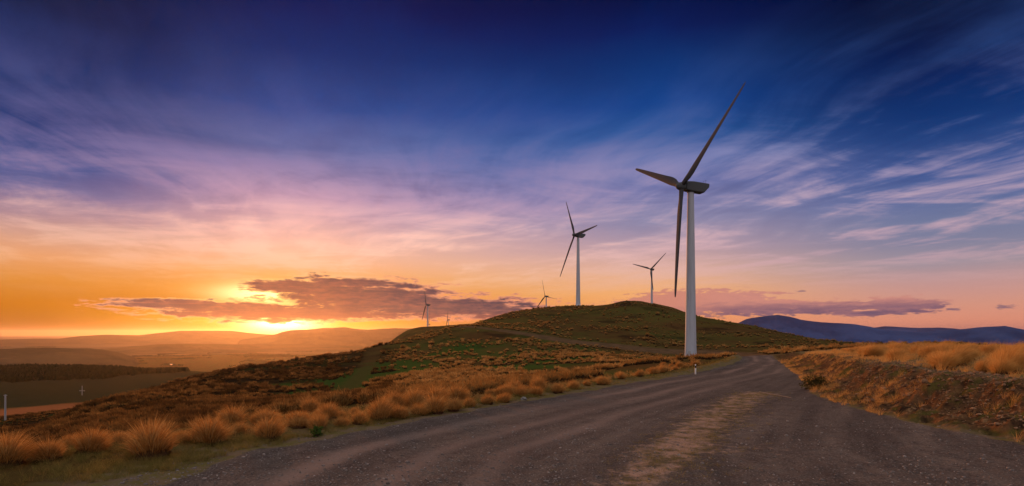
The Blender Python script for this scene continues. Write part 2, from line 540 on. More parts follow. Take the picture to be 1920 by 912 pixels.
def land(x, y, detail=True):
    """height of the ground, and masks"""
    r = np.hypot(x, y)
    th = np.degrees(np.arctan2(x, y))
    dl, dr = edges(x, y)
    w0 = fbm(x, y, 2.2, 3, 5)
    dl_n, dr_n = dl + 0.35 * w0, dr + 0.35 * w0
    plane = -0.012 * np.maximum(y, 0) - 0.004 * np.minimum(y, 0)
    far = tps(x, y)
    gen = r * (-0.012 - 0.05 * sstep(np.log(r + 1), math.log(30), math.log(500)))
    side = sstep(np.abs(th), 56, 88)
    far = far * (1 - side) + gen * side
    out = np.maximum(np.maximum(dl - 3.2 - 0.035 * y, (dr - 12) * 0.5), 0)
    end = np.maximum(y - 78, 0) * 0.9
    k = 1 - sstep(np.maximum(out, end), 0, 10)
    z = plane * k + far * (1 - k)
    # the cut bank on the right of the road
    bh = np.interp(y, [-20, 0, 14, 20, 28, 45, 60, 80, 95], [1.1, 1.25, 1.45, 1.55, 1.65, 1.5, 1.2, 0.65, 0.0]) * (1 + 0.14 * fbm(x, y, 5, 2, 9))
    bw = np.interp(y, [0, 20, 60, 90], [2.6, 2.6, 3.0, 3.6])
    prof = (0.22 * sstep(dr_n, -0.2, bw * 0.5) + 0.66 * sstep(dr_n, bw * 0.38, bw * 0.98)) + 0.12 * sstep(dr_n, bw * 0.5, bw * 3.0)
    fade = 1 - sstep(dr, 14, 60)
    bank = bh * prof * fade
    z = z + bank
    face = sstep(dr_n, -0.1, 0.5) * (1 - sstep(dr_n, bw * 0.85, bw * 1.15)) * (1 - sstep(y, 85, 95))
    # low lip along the left edge near the bend
    lip = np.exp(-((dl_n - 0.9) / 0.7) ** 2) * sstep(y, 38, 55) * (1 - sstep(y, 86, 96))
    z = z + lip * 0.3
    road = (1 - sstep(np.maximum(dl_n, dr_n), -0.25, 0.3)) * (1 - sstep(y, 96, 108))
    td = pldist(x, y, TRACK)
    tw = np.interp(y, [90, 200, 255, 270, 290, 330], [3.2, 3.4, 12, 13, 7, 3.2])
    track = (1 - sstep(td + 0.8 * fbm(x, y, 6, 2, 21), tw * 0.8, tw * 1.25)) * sstep(y, 85, 100)
    lane = 1 - sstep(pldist(x, y, LANE) + 1.2 * fbm(x, y, 9, 2, 31), 1.6, 4.2)
    if detail:
        wild = (1 - road) * (1 - track) * (1 - np.where(y < 100, k, 0) * 0.8)
        amp = np.clip(r / 150.0, 0.25, 6)
        z = z + wild * (0.30 * fbm(x, y, 40, 3, 3) * np.clip(r / 120, 0, 4) + 0.11 * fbm(x, y, 4, 3, 13) * np.clip(r / 40, 0.2, 2.0))
        z = z + wild * np.where(r > 700, 6.0 * fbm(x, y, 260, 4, 43) * sstep(r, 700, 1500), 0)
        z = z + road * (0.012 * fbm(x, y, 2.6, 3, 51) + 0.010 * fbm(x, y, 0.35, 2, 57))
        z = z + face * (0.13 * fbm(x, y, 1.1, 4, 61, 0.62) + 0.09 * fbm(x, y, 0.3, 3, 67) - 0.10 * np.abs(fbm(x * 1.0, y, 1.6, 2, 69)))
        z = z + (1 - road) * np.where(r < 70, 0.05 * fbm(x, y, 0.8, 3, 71), 0)
    zf = -300 + 14 * fbm(x, y, 2500, 3, 77)
    b = sstep(r, 3600, 6200)
    z = z * (1 - b) + zf * b
    return z, dict(road=road, track=track, face=face, lane=lane, dl=dl, dr=dr, k=k, r=r, th=th, bank=bank)


def ground_z(x, y):
    return land(np.atleast_1d(np.asarray(x, float)), np.atleast_1d(np.asarray(y, float)))[0]


# ---------------------------------------------------------------- ground materials
def new_mat(name):
    m = bpy.data.materials.new(name)
    m.use_nodes = True
    return m, NT(m.node_tree)


def finish(n, col, rough=0.95, bump=None, strength=0.5, dist=0.05, spec=0.15, metal=0.0):
    bs = n.node('ShaderNodeBsdfPrincipled')
    n.put(bs.inputs['Base Color'], col)
    n.put(bs.inputs['Roughness'], rough)
    bs.inputs['Specular IOR Level'].default_value = spec
    bs.inputs['Metallic'].default_value = metal
    if bump is not None:
        b = n.node('ShaderNodeBump')
        b.inputs['Strength'].default_value = strength
        b.inputs['Distance'].default_value = dist
        n.put(b.inputs['Height'], bump)
        n.t.links.new(b.outputs[0], bs.inputs['Normal'])
    o = n.node('ShaderNodeOutputMaterial')
    n.t.links.new(bs.outputs[0], o.inputs[0])
    return bs


def plain_mat(name, rgb, rough=0.5, spec=0.5, vary=0.12, scale=3.0, metal=0.0):
    m, n = new_mat(name)
    t = n.node('ShaderNodeTexCoord')
    v = n.noise(t.outputs['Object'], scale, 5.0, 0.6)
    c = n.mix(v, tuple(x * (1 - vary) for x in rgb[:3]) + (1,), tuple(min(1, x * (1 + vary)) for x in rgb[:3]) + (1,))
    finish(n, c, rough, None, spec=spec, metal=metal)
    return m


def ground_mat():
    m, n = new_mat('ground_cover')
    g = n.node('ShaderNodeNewGeometry')
    pos = g.outputs['Position']
    road, track, face, lane, green = (n.attr(k) for k in ('road', 'track', 'face', 'lane', 'green'))
    # --- gravel
    py3 = n.node('ShaderNodeSeparateXYZ')
    n.put(py3.inputs[0], pos)
    big = n.noise(n.vec(n.m('MULTIPLY', n.attr('edge'), 1.1), n.m('MULTIPLY', py3.outputs[1], 0.09), 0.0), 1.0, 5.0, 0.62)
    mid = n.noise(pos, 2.2, 5.0, 0.65)
    fine = n.noise(pos, 22.0, 4.0, 0.7)
    vor = n.node('ShaderNodeTexVoronoi')
    n.put(vor.inputs['Vector'], pos)
    vor.inputs['Scale'].default_value = 26.0
    stone = n.m('MULTIPLY', n.rng(vor.outputs['Distance'], 0.05, 0.45), 1.0)
    gcol = n.mix(n.rng(big, 0.28, 0.72), lin(80, 71, 67), lin(112, 99, 91))
    gcol = n.mix(n.rng(mid, 0.42, 0.72, 0.0, 0.6), gcol, lin(70, 60, 58))
    gcol = n.mix(n.rng(fine, 0.52, 0.75, 0.0, 0.7), gcol, lin(156, 142, 138))
    gcol = n.mix(n.rng(fine, 0.48, 0.30, 0.0, 0.85), gcol, lin(44, 38, 37))
    wheel = n.attr('wheel')
    gcol = n.mix(n.m('MULTIPLY', wheel, 0.55), gcol, lin(154, 132, 122))
    strip = n.attr('strip')
    sn = n.noise(pos, 3.2, 5.0, 0.7)
    stm = n.rng(n.m('ADD', strip, n.m('MULTIPLY', n.m('SUBTRACT', sn, 0.5), 2.6)), 0.35, 0.95)
    scol = n.mix(n.rng(mid, 0.4, 0.62), lin(186, 150, 130), lin(104, 90, 62))
    scol = n.mix(n.rng(fine, 0.5, 0.3, 0.0, 0.6), scol, lin(86, 70, 54))
    gcol = n.mix(n.m('MULTIPLY', stm, 0.66), gcol, scol)
    # --- dry grass / herb field
    h1 = n.noise(pos, 0.03, 5.0, 0.62)
    h2 = n.noise(pos, 0.22, 5.0, 0.65)
    h3 = n.noise(pos, 1.6, 4.0, 0.7)
    grass = n.mix(n.rng(h1, 0.38, 0.62), lin(84, 62, 36), lin(84, 76, 38))
    grass = n.mix(n.rng(h2, 0.45, 0.72, 0.0, 0.75), grass, lin(104, 74, 42))
    grass = n.mix(n.rng(n.noise(pos, 0.055, 5.0, 0.65), 0.52, 0.62, 0.0, 0.75), grass, lin(44, 30, 22))
    grass = n.mix(n.rng(h3, 0.5, 0.28, 0.0, 0.7), grass, lin(48, 42, 22))
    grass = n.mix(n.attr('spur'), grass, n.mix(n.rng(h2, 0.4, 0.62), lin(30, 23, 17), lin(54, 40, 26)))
    grass = n.mix(n.m('MULTIPLY', green, 0.85), grass, lin(54, 78, 32))
    grass = n.mix(n.m('MULTIPLY', lane, 0.5), grass, n.mix(h3, lin(72, 58, 34), lin(88, 70, 42)))
    # far fields: orange pasture, dark scrub
    grass = n.mix(n.attr('pasture'), grass, n.mix(h1, lin(150, 92, 52), lin(128, 84, 58)))
    grass = n.mix(n.attr('scrub'), grass, n.mix(h2, lin(40, 46, 30), lin(62, 56, 36)))
    # --- verge
    verge = n.attr('verge')
    vcol = n.mix(n.rng(mid, 0.38, 0.6), lin(116, 98, 78), lin(104, 94, 54))
    vcol = n.mix(n.rng(fine, 0.5, 0.75, 0.0, 0.6), vcol, lin(140, 126, 112))
    grass = n.mix(verge, grass, vcol)
    # --- bank face
    sx = n.node('ShaderNodeSeparateXYZ')
    n.put(sx.inputs[0], pos)
    f1 = n.noise(pos, 1.7, 6.0, 0.68, 0.6)
    fcol = n.mix(n.rng(f1, 0.36, 0.62), lin(58, 42, 32), lin(108, 78, 52))
    fcol = n.mix(n.rng(n.noise(pos, 5.0, 4.0, 0.7), 0.52, 0.75, 0.0, 0.7), fcol, lin(168, 130, 92))
    fcol = n.mix(n.rng(n.noise(pos, 0.9, 4.0, 0.6), 0.5, 0.64, 0.0, 0.8), fcol, lin(84, 78, 38))
    fcol = n.mix(n.rng(f1, 0.42, 0.30, 0.0, 0.8), fcol, lin(46, 33, 26))
    tcol = n.mix(n.rng(h2, 0.35, 0.65), lin(108, 84, 62), lin(88, 70, 50))
    col = n.mix(face, grass, fcol)
    col = n.mix(track, col, tcol)
    rn = n.rng(n.m('ADD', road, n.m('MULTIPLY', n.m('SUBTRACT', mid, 0.5), 0.8)), 0.35, 0.65)
    col = n.mix(rn, col, gcol)
    hgt = n.m('ADD', n.m('MULTIPLY', fine, 0.5), n.m('ADD', n.m('MULTIPLY', stone, 0.25), n.m('MULTIPLY', mid, 0.8)))
    finish(n, col, 1.0, hgt, 0.8, 0.05, 0.0)
    return m


GROUND = ground_mat()


def polar_sheet():
    th = np.concatenate([np.arange(-180, -50, 3.0), np.arange(-50, 50, 0.125), np.arange(50, 180.1, 3.0)])
    lr = [0.5]
    while lr[-1] < 9000:
        r = lr[-1]
        q = 1.05 if r < 6 else (1.0055 if r < 60 else (1.010 if r < 500 else 1.016))
        lr.append(r * q)
    rr = np.array(lr)
    R_, T_ = np.meshgrid(rr, np.radians(th), indexing='ij')
    return R_ * np.sin(T_), R_ * np.cos(T_)


GX, GY = polar_sheet()
NR, NTH = GX.shape
gz, gm = land(GX.ravel(), GY.ravel())
gx, gy = GX.ravel(), GY.ravel()
rr_, th_ = gm['r'], gm['th']
pxs = 960 + F * np.tan(np.radians(np.clip(th_, -70, 70)))
# masks as vertex attributes
green = sstep(fbm(gx, gy, 60, 4, 101), 0.05, 0.35) * 0.25
green = np.maximum(green, 0.6 * sstep(pxs, 690, 780) * (1 - sstep(pxs, 1080, 1180)) * sstep(rr_, 100, 150) * (1 - sstep(rr_, 260, 330)) * sstep(fbm(gx, gy, 25, 3, 119), -0.25, 0.2))
for (p, q, Yd, rad, ry) in ((720, 700, 180, 16, 50), (660, 735, 120, 16, 30), (690, 720, 160, 22, 40), (640, 752, 95, 14, 18), (760, 690, 200, 12, 40), (560, 760, 95, 16, 16), (1000, 668, 190, 30, 16), (930, 690, 150, 20, 16), (1060, 676, 180, 22, 12), (860, 650, 240, 12, 30)):
    cx, cy, _ = P(p, q, Yd)
    d = np.hypot((gx - cx) / rad, (gy - cy) / ry)
    green = np.maximum(green, (1 - sstep(d + 0.5 * fbm(gx, gy, 12, 3, 103), 0.6, 1.2)) * 0.95)
verge = (1 - sstep(gm['dl'] + 0.7 * fbm(gx, gy, 1.6, 3, 107), 0.8, 2.6)) * (gy < 110)
# wheel tracks: lines at fixed offsets from the left edge
wl = np.zeros_like(gx)
for off in (1.7, 3.4, 4.9):
    wl = np.maximum(wl, np.exp(-((-gm['dl'] - off + 0.25 * fbm(gx, gy, 6, 2, 109)) / 0.32) ** 2))
wl *= (0.55 + 0.45 * fbm(gx, gy, 9, 2, 111))
# dry grassy strip between the two ways
ST = np.array([P(1170, 905, 9.9)[:2], P(1255, 850, 13.0)[:2], P(1310, 805, 16.5)[:2], P(1350, 775, 20)[:2], P(1390, 745, 25)[:2], P(1420, 733, 28)[:2]])
sd = pldist(gx, gy, ST)
strip = np.exp(-(sd / np.interp(gy, [9, 13, 20, 28], [0.55, 0.75, 1.1, 0.8])) ** 2) + 0.35 * np.exp(-(((gx - 5.2) / 2.4) ** 2 + ((gy - 13.4) / 0.9) ** 2))
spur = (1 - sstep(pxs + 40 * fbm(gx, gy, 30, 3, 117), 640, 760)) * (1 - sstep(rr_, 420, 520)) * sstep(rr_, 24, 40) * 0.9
past = sstep(rr_, 500, 620) * (1 - sstep(rr_, 830, 900)) * (pxs < 400)
scrub = sstep(rr_ + 60 * fbm(gx, gy, 120, 3, 113), 830, 900) * (1 - sstep(rr_, 2600, 3200)) * (pxs < 640)
# trampled darker bare line between scrub and wood
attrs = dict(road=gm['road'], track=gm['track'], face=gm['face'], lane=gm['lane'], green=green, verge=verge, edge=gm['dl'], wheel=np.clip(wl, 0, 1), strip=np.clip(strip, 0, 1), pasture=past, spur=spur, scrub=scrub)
verts = np.stack([gx, gy, gz], 1)
ii, jj = np.meshgrid(np.arange(NR - 1), np.arange(NTH - 1), indexing='ij')
q0 = (ii * NTH + jj).ravel()
faces = np.stack([q0, q0 + 1, q0 + NTH + 1, q0 + NTH], 1)


def sub_sheet(name, sel, label, kind='structure'):
    fs = faces[sel]
    used, inv = np.unique(fs, return_inverse=True)
    me = np_mesh(name, verts[used], inv.reshape(fs.shape), True, {k: v[used] for k, v in attrs.items()})
    o = link(name, me, GROUND)
    tag(o, label, name, None, kind)
    return o


fr = gm['road'][faces].mean(1)
ft = gm['track'][faces].mean(1)
isroad = fr > 0.5
istrack = (ft > 0.5) & ~isroad
sub_sheet('road', isroad, 'wide brown gravel road curving away to the hill')
sub_sheet('track', istrack, 'bare gravel track along the foot of the hill')
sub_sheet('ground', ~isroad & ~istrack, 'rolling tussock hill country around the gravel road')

# the plain far below, out to the horizon
th = np.radians(np.concatenate([np.arange(-180, -52, 6.0), np.arange(-52, 52, 0.5), np.arange(52, 180.1, 6.0)]))
rr = np.geomspace(8500, 75000, 90)
R2, T2 = np.meshgrid(rr, th, indexing='ij')
px2, py2 = (R2 * np.sin(T2)).ravel(), (R2 * np.cos(T2)).ravel()
pz2 = -300 + 14 * fbm(px2, py2, 2500, 3, 77) * (1 - sstep(R2.ravel(), 9000, 12000))
pz2 = np.where(R2.ravel() < 9001, pz2 - 3, pz2)
ii, jj = np.meshgrid(np.arange(len(rr) - 1), np.arange(len(th) - 1), indexing='ij')
q0 = (ii * len(th) + jj).ravel()
pf = np.stack([q0, q0 + 1, q0 + len(th) + 1, q0 + len(th)], 1)
mpl, n = new_mat('plain_fields')
g = n.node('ShaderNodeNewGeometry')
vor = n.node('ShaderNodeTexVoronoi')
n.put(vor.inputs['Vector'], g.outputs['Position'])
vor.inputs['Scale'].default_value = 0.0011
c = n.mix(n.rng(n.noise(g.outputs['Position'], 0.0006, 4.0, 0.6), 0.35, 0.65), lin(92, 82, 60), lin(60, 62, 48))
fld = n.node('ShaderNodeSeparateXYZ')
n.put(fld.inputs[0], vor.outputs['Color'])
c = n.mix(n.rng(fld.outputs[0], 0.3, 0.9, 0.0, 0.7, 'LINEAR'), c, lin(128, 104, 84))
c = n.mix(n.rng(fld.outputs[1], 0.65, 0.8, 0.0, 0.6, 'LINEAR'), c, lin(44, 46, 40))
finish(n, c, 1.0, spec=0.0)
tag(link('plain', np_mesh('plain', np.stack([px2, py2, pz2], 1), pf, True), mpl), 'wide flat farmed plain below the hills', 'plain', None, 'structure')

# ---------------------------------------------------------------- far ranges
def range_mat(name, c1, c2, sc):
    m, n = new_mat(name)
    g = n.node('ShaderNodeNewGeometry')
    v = n.noise(g.outputs['Position'], sc, 6.0, 0.65)
    finish(n, n.mix(n.rng(v, 0.35, 0.65), c1, c2), 1.0, spec=0.0)
    return m


def mountain(name, label, r0, wdt, sil, mat, seed, rough=0.34, hw=None):
    """a range at distance r0 whose crest runs through the given photo columns and rows"""
    sil = np.array(sil, float)
    t0, t1 = math.atan((sil[0, 0] - 960) / F), math.atan((sil[-1, 0] - 960) / F)
    th = np.linspace(t0, t1, max(80, int((t1 - t0) / math.radians(0.09))))
    u = np.linspace(-1, 1, 61)
    U, T = np.meshgrid(u, th, indexing='ij')
    pxx = 960 + F * np.tan(T)
    crest = EYE + (HY - np.interp(pxx, sil[:, 0], sil[:, 1])) / F * r0 * np.cos(T)
    h = crest + 300
    R = r0 + U * wdt
    x, y = R * np.sin(T), R * np.cos(T)
    nz = fbm(x.ravel(), y.ravel(), wdt * 0.55, 6, seed).reshape(x.shape)
    rid = 1 - np.abs(fbm(x.ravel(), y.ravel(), wdt * 0.4, 5, seed + 5)).reshape(x.shape) * 1.6
    prof = np.clip(1 - np.abs(U), 0, 1)
    z = h * (prof ** 1.1) * (1 + rough * 1.6 * (rid - 0.6) * (1 - prof) * 2 + rough * 0.6 * nz * (1.2 - prof)) + h * 0.05 * nz * prof * 0.4
    endf = sstep(pxx, sil[0, 0], sil[0, 0] + 12) * (1 - sstep(pxx, sil[-1, 0] - 12, sil[-1, 0]))
    z = -302 + np.maximum(z, 0) * endf
    nr, nt = x.shape
    ii, jj = np.meshgrid(np.arange(nr - 1), np.arange(nt - 1), indexing='ij')
    q = (ii * nt + jj).ravel()
    fs = np.stack([q, q + 1, q + nt + 1, q + nt], 1)
    o = link(name, np_mesh(name, np.stack([x.ravel(), y.ravel(), z.ravel()], 1), fs, True), mat)
    return tag(o, label, 'mountains' if 'mount' in name else 'hills', None, 'structure')


MT1 = range_mat('range_brown', lin(88, 74, 52), lin(58, 56, 40), 0.0012)
MT2 = range_mat('range_haze_blue', lin(60, 84, 132), lin(34, 54, 96), 0.0008)  # blue of the haze put into the slope colour
mountain('hills', 'low rounded brown hill on the plain at the left', 7200, 1500, [(-420, 650), (-100, 648), (0, 652), (60, 651), (120, 652), (165, 653), (195, 656), (225, 662), (262, 672)], MT1, 201)
mountain('hills', 'hazy orange foothills in the middle of the left plain', 11500, 1500, [(170, 656), (235, 651), (300, 646), (360, 644), (420, 645), (480, 646), (560, 646), (640, 648), (720, 652)], MT1, 207)
mountain('mountains', 'hazy orange mountain range below the setting sun', 15000, 3200, [(440, 640), (480, 633), (515, 628), (530, 623), (545, 620), (575, 618), (605, 615), (625, 614), (645, 613), (665, 616), (690, 618), (715, 616), (740, 614), (780, 615), (830, 616), (900, 620), (980, 640)], MT1, 211)
mountain('mountains', 'long faint orange range along the far left skyline', 22000, 4000, [(-500, 640), (-200, 638), (0, 637), (60, 635), (110, 635), (150, 630), (200, 628), (260, 629), (300, 624), (338, 620), (380, 620), (430, 621), (460, 624), (500, 627), (560, 628), (650, 630)], MT1, 223)
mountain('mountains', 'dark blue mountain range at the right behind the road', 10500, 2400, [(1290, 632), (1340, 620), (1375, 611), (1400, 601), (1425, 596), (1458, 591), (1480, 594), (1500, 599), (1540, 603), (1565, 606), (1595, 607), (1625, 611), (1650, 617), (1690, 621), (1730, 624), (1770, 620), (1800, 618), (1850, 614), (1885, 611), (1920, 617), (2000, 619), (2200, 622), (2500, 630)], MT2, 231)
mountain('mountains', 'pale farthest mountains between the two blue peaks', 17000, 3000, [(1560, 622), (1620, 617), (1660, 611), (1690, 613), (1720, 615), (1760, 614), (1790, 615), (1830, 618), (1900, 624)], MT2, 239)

# ---------------------------------------------------------------- wind turbines
PAINT, n = new_mat('turbine_paint')
t = n.node('ShaderNodeTexCoord')
mp = n.node('ShaderNodeMapping')
mp.inputs['Scale'].default_value = (1.2, 1.2, 0.10)
n.t.links.new(t.outputs['Object'], mp.inputs[0])
v = n.noise(mp.outputs[0], 1.0, 6.0, 0.65)
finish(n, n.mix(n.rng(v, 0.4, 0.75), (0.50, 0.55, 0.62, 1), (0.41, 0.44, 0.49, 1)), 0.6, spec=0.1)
BLADE = plain_mat('blade_shade_paint', (0.075, 0.080, 0.090), 0.8, 0.05, 0.06, 0.5)  # white blades darkened, their backlit shade put into the paint colour
NACELLE = plain_mat('nacelle_shade_paint', (0.10, 0.115, 0.125), 0.75, 0.08, 0.08, 0.6)  # hub and nacelle likewise carry their shade in the colour
STEEL = plain_mat('dark_steel', (0.05, 0.05, 0.055), 0.5, 0.5, 0.2, 4.0)


def tower_mesh():
    b = MB()
    prof = [(2.75, -1.5), (2.75, 0.05), (2.6, 0.05), (2.45, 1.2), (2.30, 4.0), (2.2, 8.0)]
    top = 68.9
    for h in (16.0, 22.0, 22.15, 30.0, 38.0, 45.0, 45.15, 55.0, 62.0, top):
        r = 2.2 + (1.28 - 2.2) * (h - 8) / (top - 8)
        prof.append((r, h))
    b.lathe(prof, 48)
    for h in (22.07, 45.07):
        r = 2.2 + (1.28 - 2.2) * (h - 8) / (top - 8) + 0.03
        b.lathe([(r - 0.1, h - 0.09), (r, h - 0.07), (r, h + 0.07), (r - 0.1, h + 0.09)], 48)
    return b.mesh('tower')


def nacelle_mesh():
    # side outline (x along the shaft, hub at negative x), extruded across with softened corners
    side = [(-2.6, -1.7), (-2.9, -1.0), (-2.9, 1.2), (-2.4, 1.85), (0.5, 2.15), (7.4, 2.05), (7.7, 1.75), (7.6, 0.5), (5.6, -1.85), (5.2, -2.0), (0.5, -1.95)]
    vs, fs = [], []
    secs = [(-1.85, 0.82), (-1.72, 0.95), (-1.4, 1.0), (1.4, 1.0), (1.72, 0.95), (1.85, 0.82)]
    cx, cz = 2.4, 0.1
    for y, k in secs:
        for x, z in side:
            kk = 1 - (1 - k) * 0.9
            vs.append((cx + (x - cx) * (1 - (1 - k) * 0.25), y, cz + (z - cz) * kk))
    m = len(side)
    for s in range(len(secs) - 1):
        for i in range(m):
            j = (i + 1) % m
            fs.append((s * m + i, s * m + j, s * m + m + j, s * m + m + i))
    fs.append(tuple(reversed(range(m))))
    fs.append(tuple(range((len(secs) - 1) * m, len(secs) * m)))
    b = MB()
    b.add(vs, fs)
    b.lathe([(1.36, -2.35), (1.36, -1.9)], 32)      # yaw collar
    return b.mesh('nacelle')


def hub_mesh():
    b = MB()
    pr = [(0.02, -2.5), (0.55, -2.42), (1.0, -2.15), (1.38, -1.6), (1.62, -0.8), (1.70, 0.0), (1.68, 0.9), (1.5, 1.25), (0.9, 1.3)]
    b.lathe(pr, 32, axis='X')
    return b.mesh('hub')


def blade_mesh():
    R = 45.0
    span = [0.9, 1.6, 2.4, 4.0, 6.0, 8.5, 11, 15, 20, 25, 30, 35, 39, 42, 44.5, 46.0, 46.4]
    chord = [1.85, 1.85, 1.9, 2.3, 2.95, 3.4, 3.4, 3.05, 2.75, 2.45, 2.15, 1.85, 1.6, 1.4, 1.15, 0.8, 0.25]
    thick = [1.0, 1.0, 0.95, 0.72, 0.45, 0.33, 0.28, 0.25, 0.23, 0.21, 0.2, 0.19, 0.18, 0.18, 0.18, 0.18, 0.18]
    twist = [13, 13, 13, 13, 12.5, 11, 9, 6.5, 4.2, 2.8, 1.6, 0.6, 0, -0.4, -0.6, -0.6, -0.6]
    N = 20
    vs, fs = [], []
    for z, c, tk, tw in zip(span, chord, thick, twist):
        tw = math.radians(tw)
        rnd = sstep(np.array(tk), 0.4, 0.95)
        for i in range(N):
            a = 2 * PI * i / N
            xc = 0.5 * (1 + math.cos(a))
            yt = 5 * tk * 0.5 * 2 * (0.2969 * math.sqrt(xc) - 0.1260 * xc - 0.3516 * xc ** 2 + 0.2843 * xc ** 3 - 0.1015 * xc ** 4) * 1.0
            ya = yt * (1 if a < PI else -0.75)
            xa = xc - 0.33
            x_c, y_c = 0.5 * math.cos(a), 0.5 * math.sin(a)
            x = (xa * (1 - rnd) + x_c * rnd) * c
            y = (ya * (1 - rnd) + y_c * tk * rnd) * c
            vs.append((x * math.cos(tw) - y * math.sin(tw), x * math.sin(tw) + y * math.cos(tw), z))
    for s in range(len(span) - 1):
        for i in range(N):
            j = (i + 1) % N
            fs.append((s * N + i, s * N + j, s * N + N + j, s * N + N + i))
    b = MB()
    b.add(vs, fs, True)
    b.add(vs[:N], [tuple(reversed(range(N)))])
    b.add(vs[-N:], [tuple(range(N))])
    return b.mesh('blade')


TM, NM, HM, BM = tower_mesh(), nacelle_mesh(), hub_mesh(), blade_mesh()
TM.materials.append(PAINT)
NM.materials.append(NACELLE)
HM.materials.append(NACELLE)
BM.materials.append(BLADE)
mm = MB()
mm.tube((6.3, 0, 1.95), (6.3, 0, 3.45), 0.06, 0.045, 8)
mm.box((6.3, 0, 3.4), (0.34, 0.1, 0.12))
MASTM = mm.mesh('wind_mast')
MASTM.materials.append(STEEL)
TILT = math.radians(6)
HUBX = -4.2


def rotor_mats(yaw, t, pitch=8):
    """local matrices of the three blades of a turbine"""
    axis = Vector((-math.cos(TILT), 0, math.sin(TILT)))
    u = Vector((0, -1 if yaw > 0 else 1, 0))
    v = u.cross(axis)
    if v.z < 0:
        v = -v
    c = Vector((HUBX, 0, HUB_H))
    out = []
    for k in range(3):
        a = math.radians(t + 120 * k)
        span = (v * math.cos(a) + u * math.sin(a) + axis * 0.02).normalized()
        tan = (-v * math.sin(a) + u * math.cos(a)).normalized()
        p = math.radians(pitch)
        ch = (tan * math.cos(p) + axis * math.sin(p)).normalized()
        ch = (ch - span * ch.dot(span)).normalized()
        yv = span.cross(ch)
        m = Matrix((ch, yv, span)).transposed().to_4x4()
        m.translation = c
        out.append(m)
    return out


LAB = ['largest and nearest white wind turbine beside the gravel road',
       'second tallest wind turbine on the crest of the grassy hill',
       'wind turbine behind the rounded knoll with two raised blades',
       'small wind turbine low behind the left end of the hill crest',
       'slim wind turbine on the dark ridge in front of the sunset cloud',
       'tiny wind turbine at the foot of the sunset cloud, right of the slim one',
       'farthest tiny wind turbine half hidden behind the slim turbine tower']
for i, ((px, py, Yd, yaw, t), lab) in enumerate(zip(TURB, LAB)):
    bx_, by_, bz_ = TURB_BASE[i]
    root = empty('wind_turbine', (bx_, by_, bz_), math.radians(yaw))
    tag(root, lab, 'wind turbine', 'wind turbines on the hills')
    tw = link('tower', TM, None, root)
    na = link('nacelle', NM, None, root)
    na.location = (0, 0, HUB_H)
    na.rotation_euler = (0, TILT * 0.6, 0)
    hb = link('hub', HM, None, root)
    hb.location = (HUBX, 0, HUB_H)
    hb.rotation_euler = (0, TILT, 0)
    for m in rotor_mats(yaw, t, 8 if i < 3 else 70):      # the far ones stand feathered
        bl = link('blade', BM, None, root)
        bl.matrix_local = m
    if i < 2:
        for yy in (-0.9, 0.55):
            link('wind_mast', MASTM, None, na).location = (0, yy, 0)
    if i == 0:
        # entrance: door and a small steel landing with rails and steps on the camera-left side
        a = math.radians(-118)
        lr = a - math.radians(yaw)
        d = Vector((math.cos(lr), math.sin(lr), 0))
        s = Vector((-d.y, d.x, 0))
        rot = Matrix((d, s, Vector((0, 0, 1)))).transposed()
        b = MB()
        b.box(d * 2.33 + Vector((0, 0, 2.55)), (0.14, 0.95, 2.1), rot)
        b.build('door', plain_mat('door_paint', (0.42, 0.43, 0.43), 0.5, 0.4), tw)
        b = MB()
        b.box(d * 3.1 + Vector((0, 0, 1.42)), (1.4, 1.5, 0.1), rot)
        for sx in (2.5, 3.75):
            for sy in (-0.7, 0.7):
                b.tube(d * sx + s * sy + Vector((0, 0, -0.4)), d * sx + s * sy + Vector((0, 0, 2.45)), 0.07, n=6)
        for sy in (-0.7, 0.7):
            for hz in (1.95, 2.45):
                b.tube(d * 2.5 + s * sy + Vector((0, 0, hz)), d * 3.75 + s * sy + Vector((0, 0, hz)), 0.06, n=6)
        for k in range(6):
            b.box(d * 3.1 + s * (-1.0 - 0.28 * k) + Vector((0, 0, 1.25 - 0.24 * k)), (1.1, 0.28, 0.06), rot)
        b.build('landing', STEEL, root)

# ---------------------------------------------------------------- tussocks and grass
def grass_mat(name, cols, trans=0.35, vary=True):
    m, n = new_mat(name)
    r = n.attr('rnd')
    oi = n.node('ShaderNodeObjectInfo')
    k = n.m('FRACT', n.m('ADD', n.m('MULTIPLY', r, 0.65), n.m('MULTIPLY', oi.outputs['Random'], 0.35))) if vary else r
    c = n.ramp(k, [(i / (len(cols) - 1), lin(*q)) for i, q in enumerate(cols)])
    d = n.node('ShaderNodeBsdfDiffuse')
    tr = n.node('ShaderNodeBsdfTranslucent')
    n.put(d.inputs[0], c)
    n.put(tr.inputs[0], c)
    mx = n.node('ShaderNodeMixShader')
    mx.inputs[0].default_value = trans
    n.t.links.new(d.outputs[0], mx.inputs[1])
    n.t.links.new(tr.outputs[0], mx.inputs[2])
    o = n.node('ShaderNodeOutputMaterial')
    n.t.links.new(mx.outputs[0], o.inputs[0])
    return m


TUSS = grass_mat('tussock_straw', [(176, 122, 62), (220, 162, 84), (128, 92, 54), (240, 196, 124), (150, 104, 54), (214, 152, 76), (176, 122, 62)], 0.45)
GOLD = grass_mat('bank_straw', [(196, 148, 80), (226, 176, 100), (206, 156, 86), (232, 186, 114), (176, 130, 70), (196, 148, 80)], 0.42)
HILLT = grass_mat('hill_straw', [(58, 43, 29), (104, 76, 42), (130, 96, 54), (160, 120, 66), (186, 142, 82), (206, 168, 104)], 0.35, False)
GREENG = grass_mat('green_grass', [(104, 112, 52), (136, 130, 66), (160, 134, 76), (92, 98, 46), (176, 142, 84), (104, 112, 52)], 0.35)


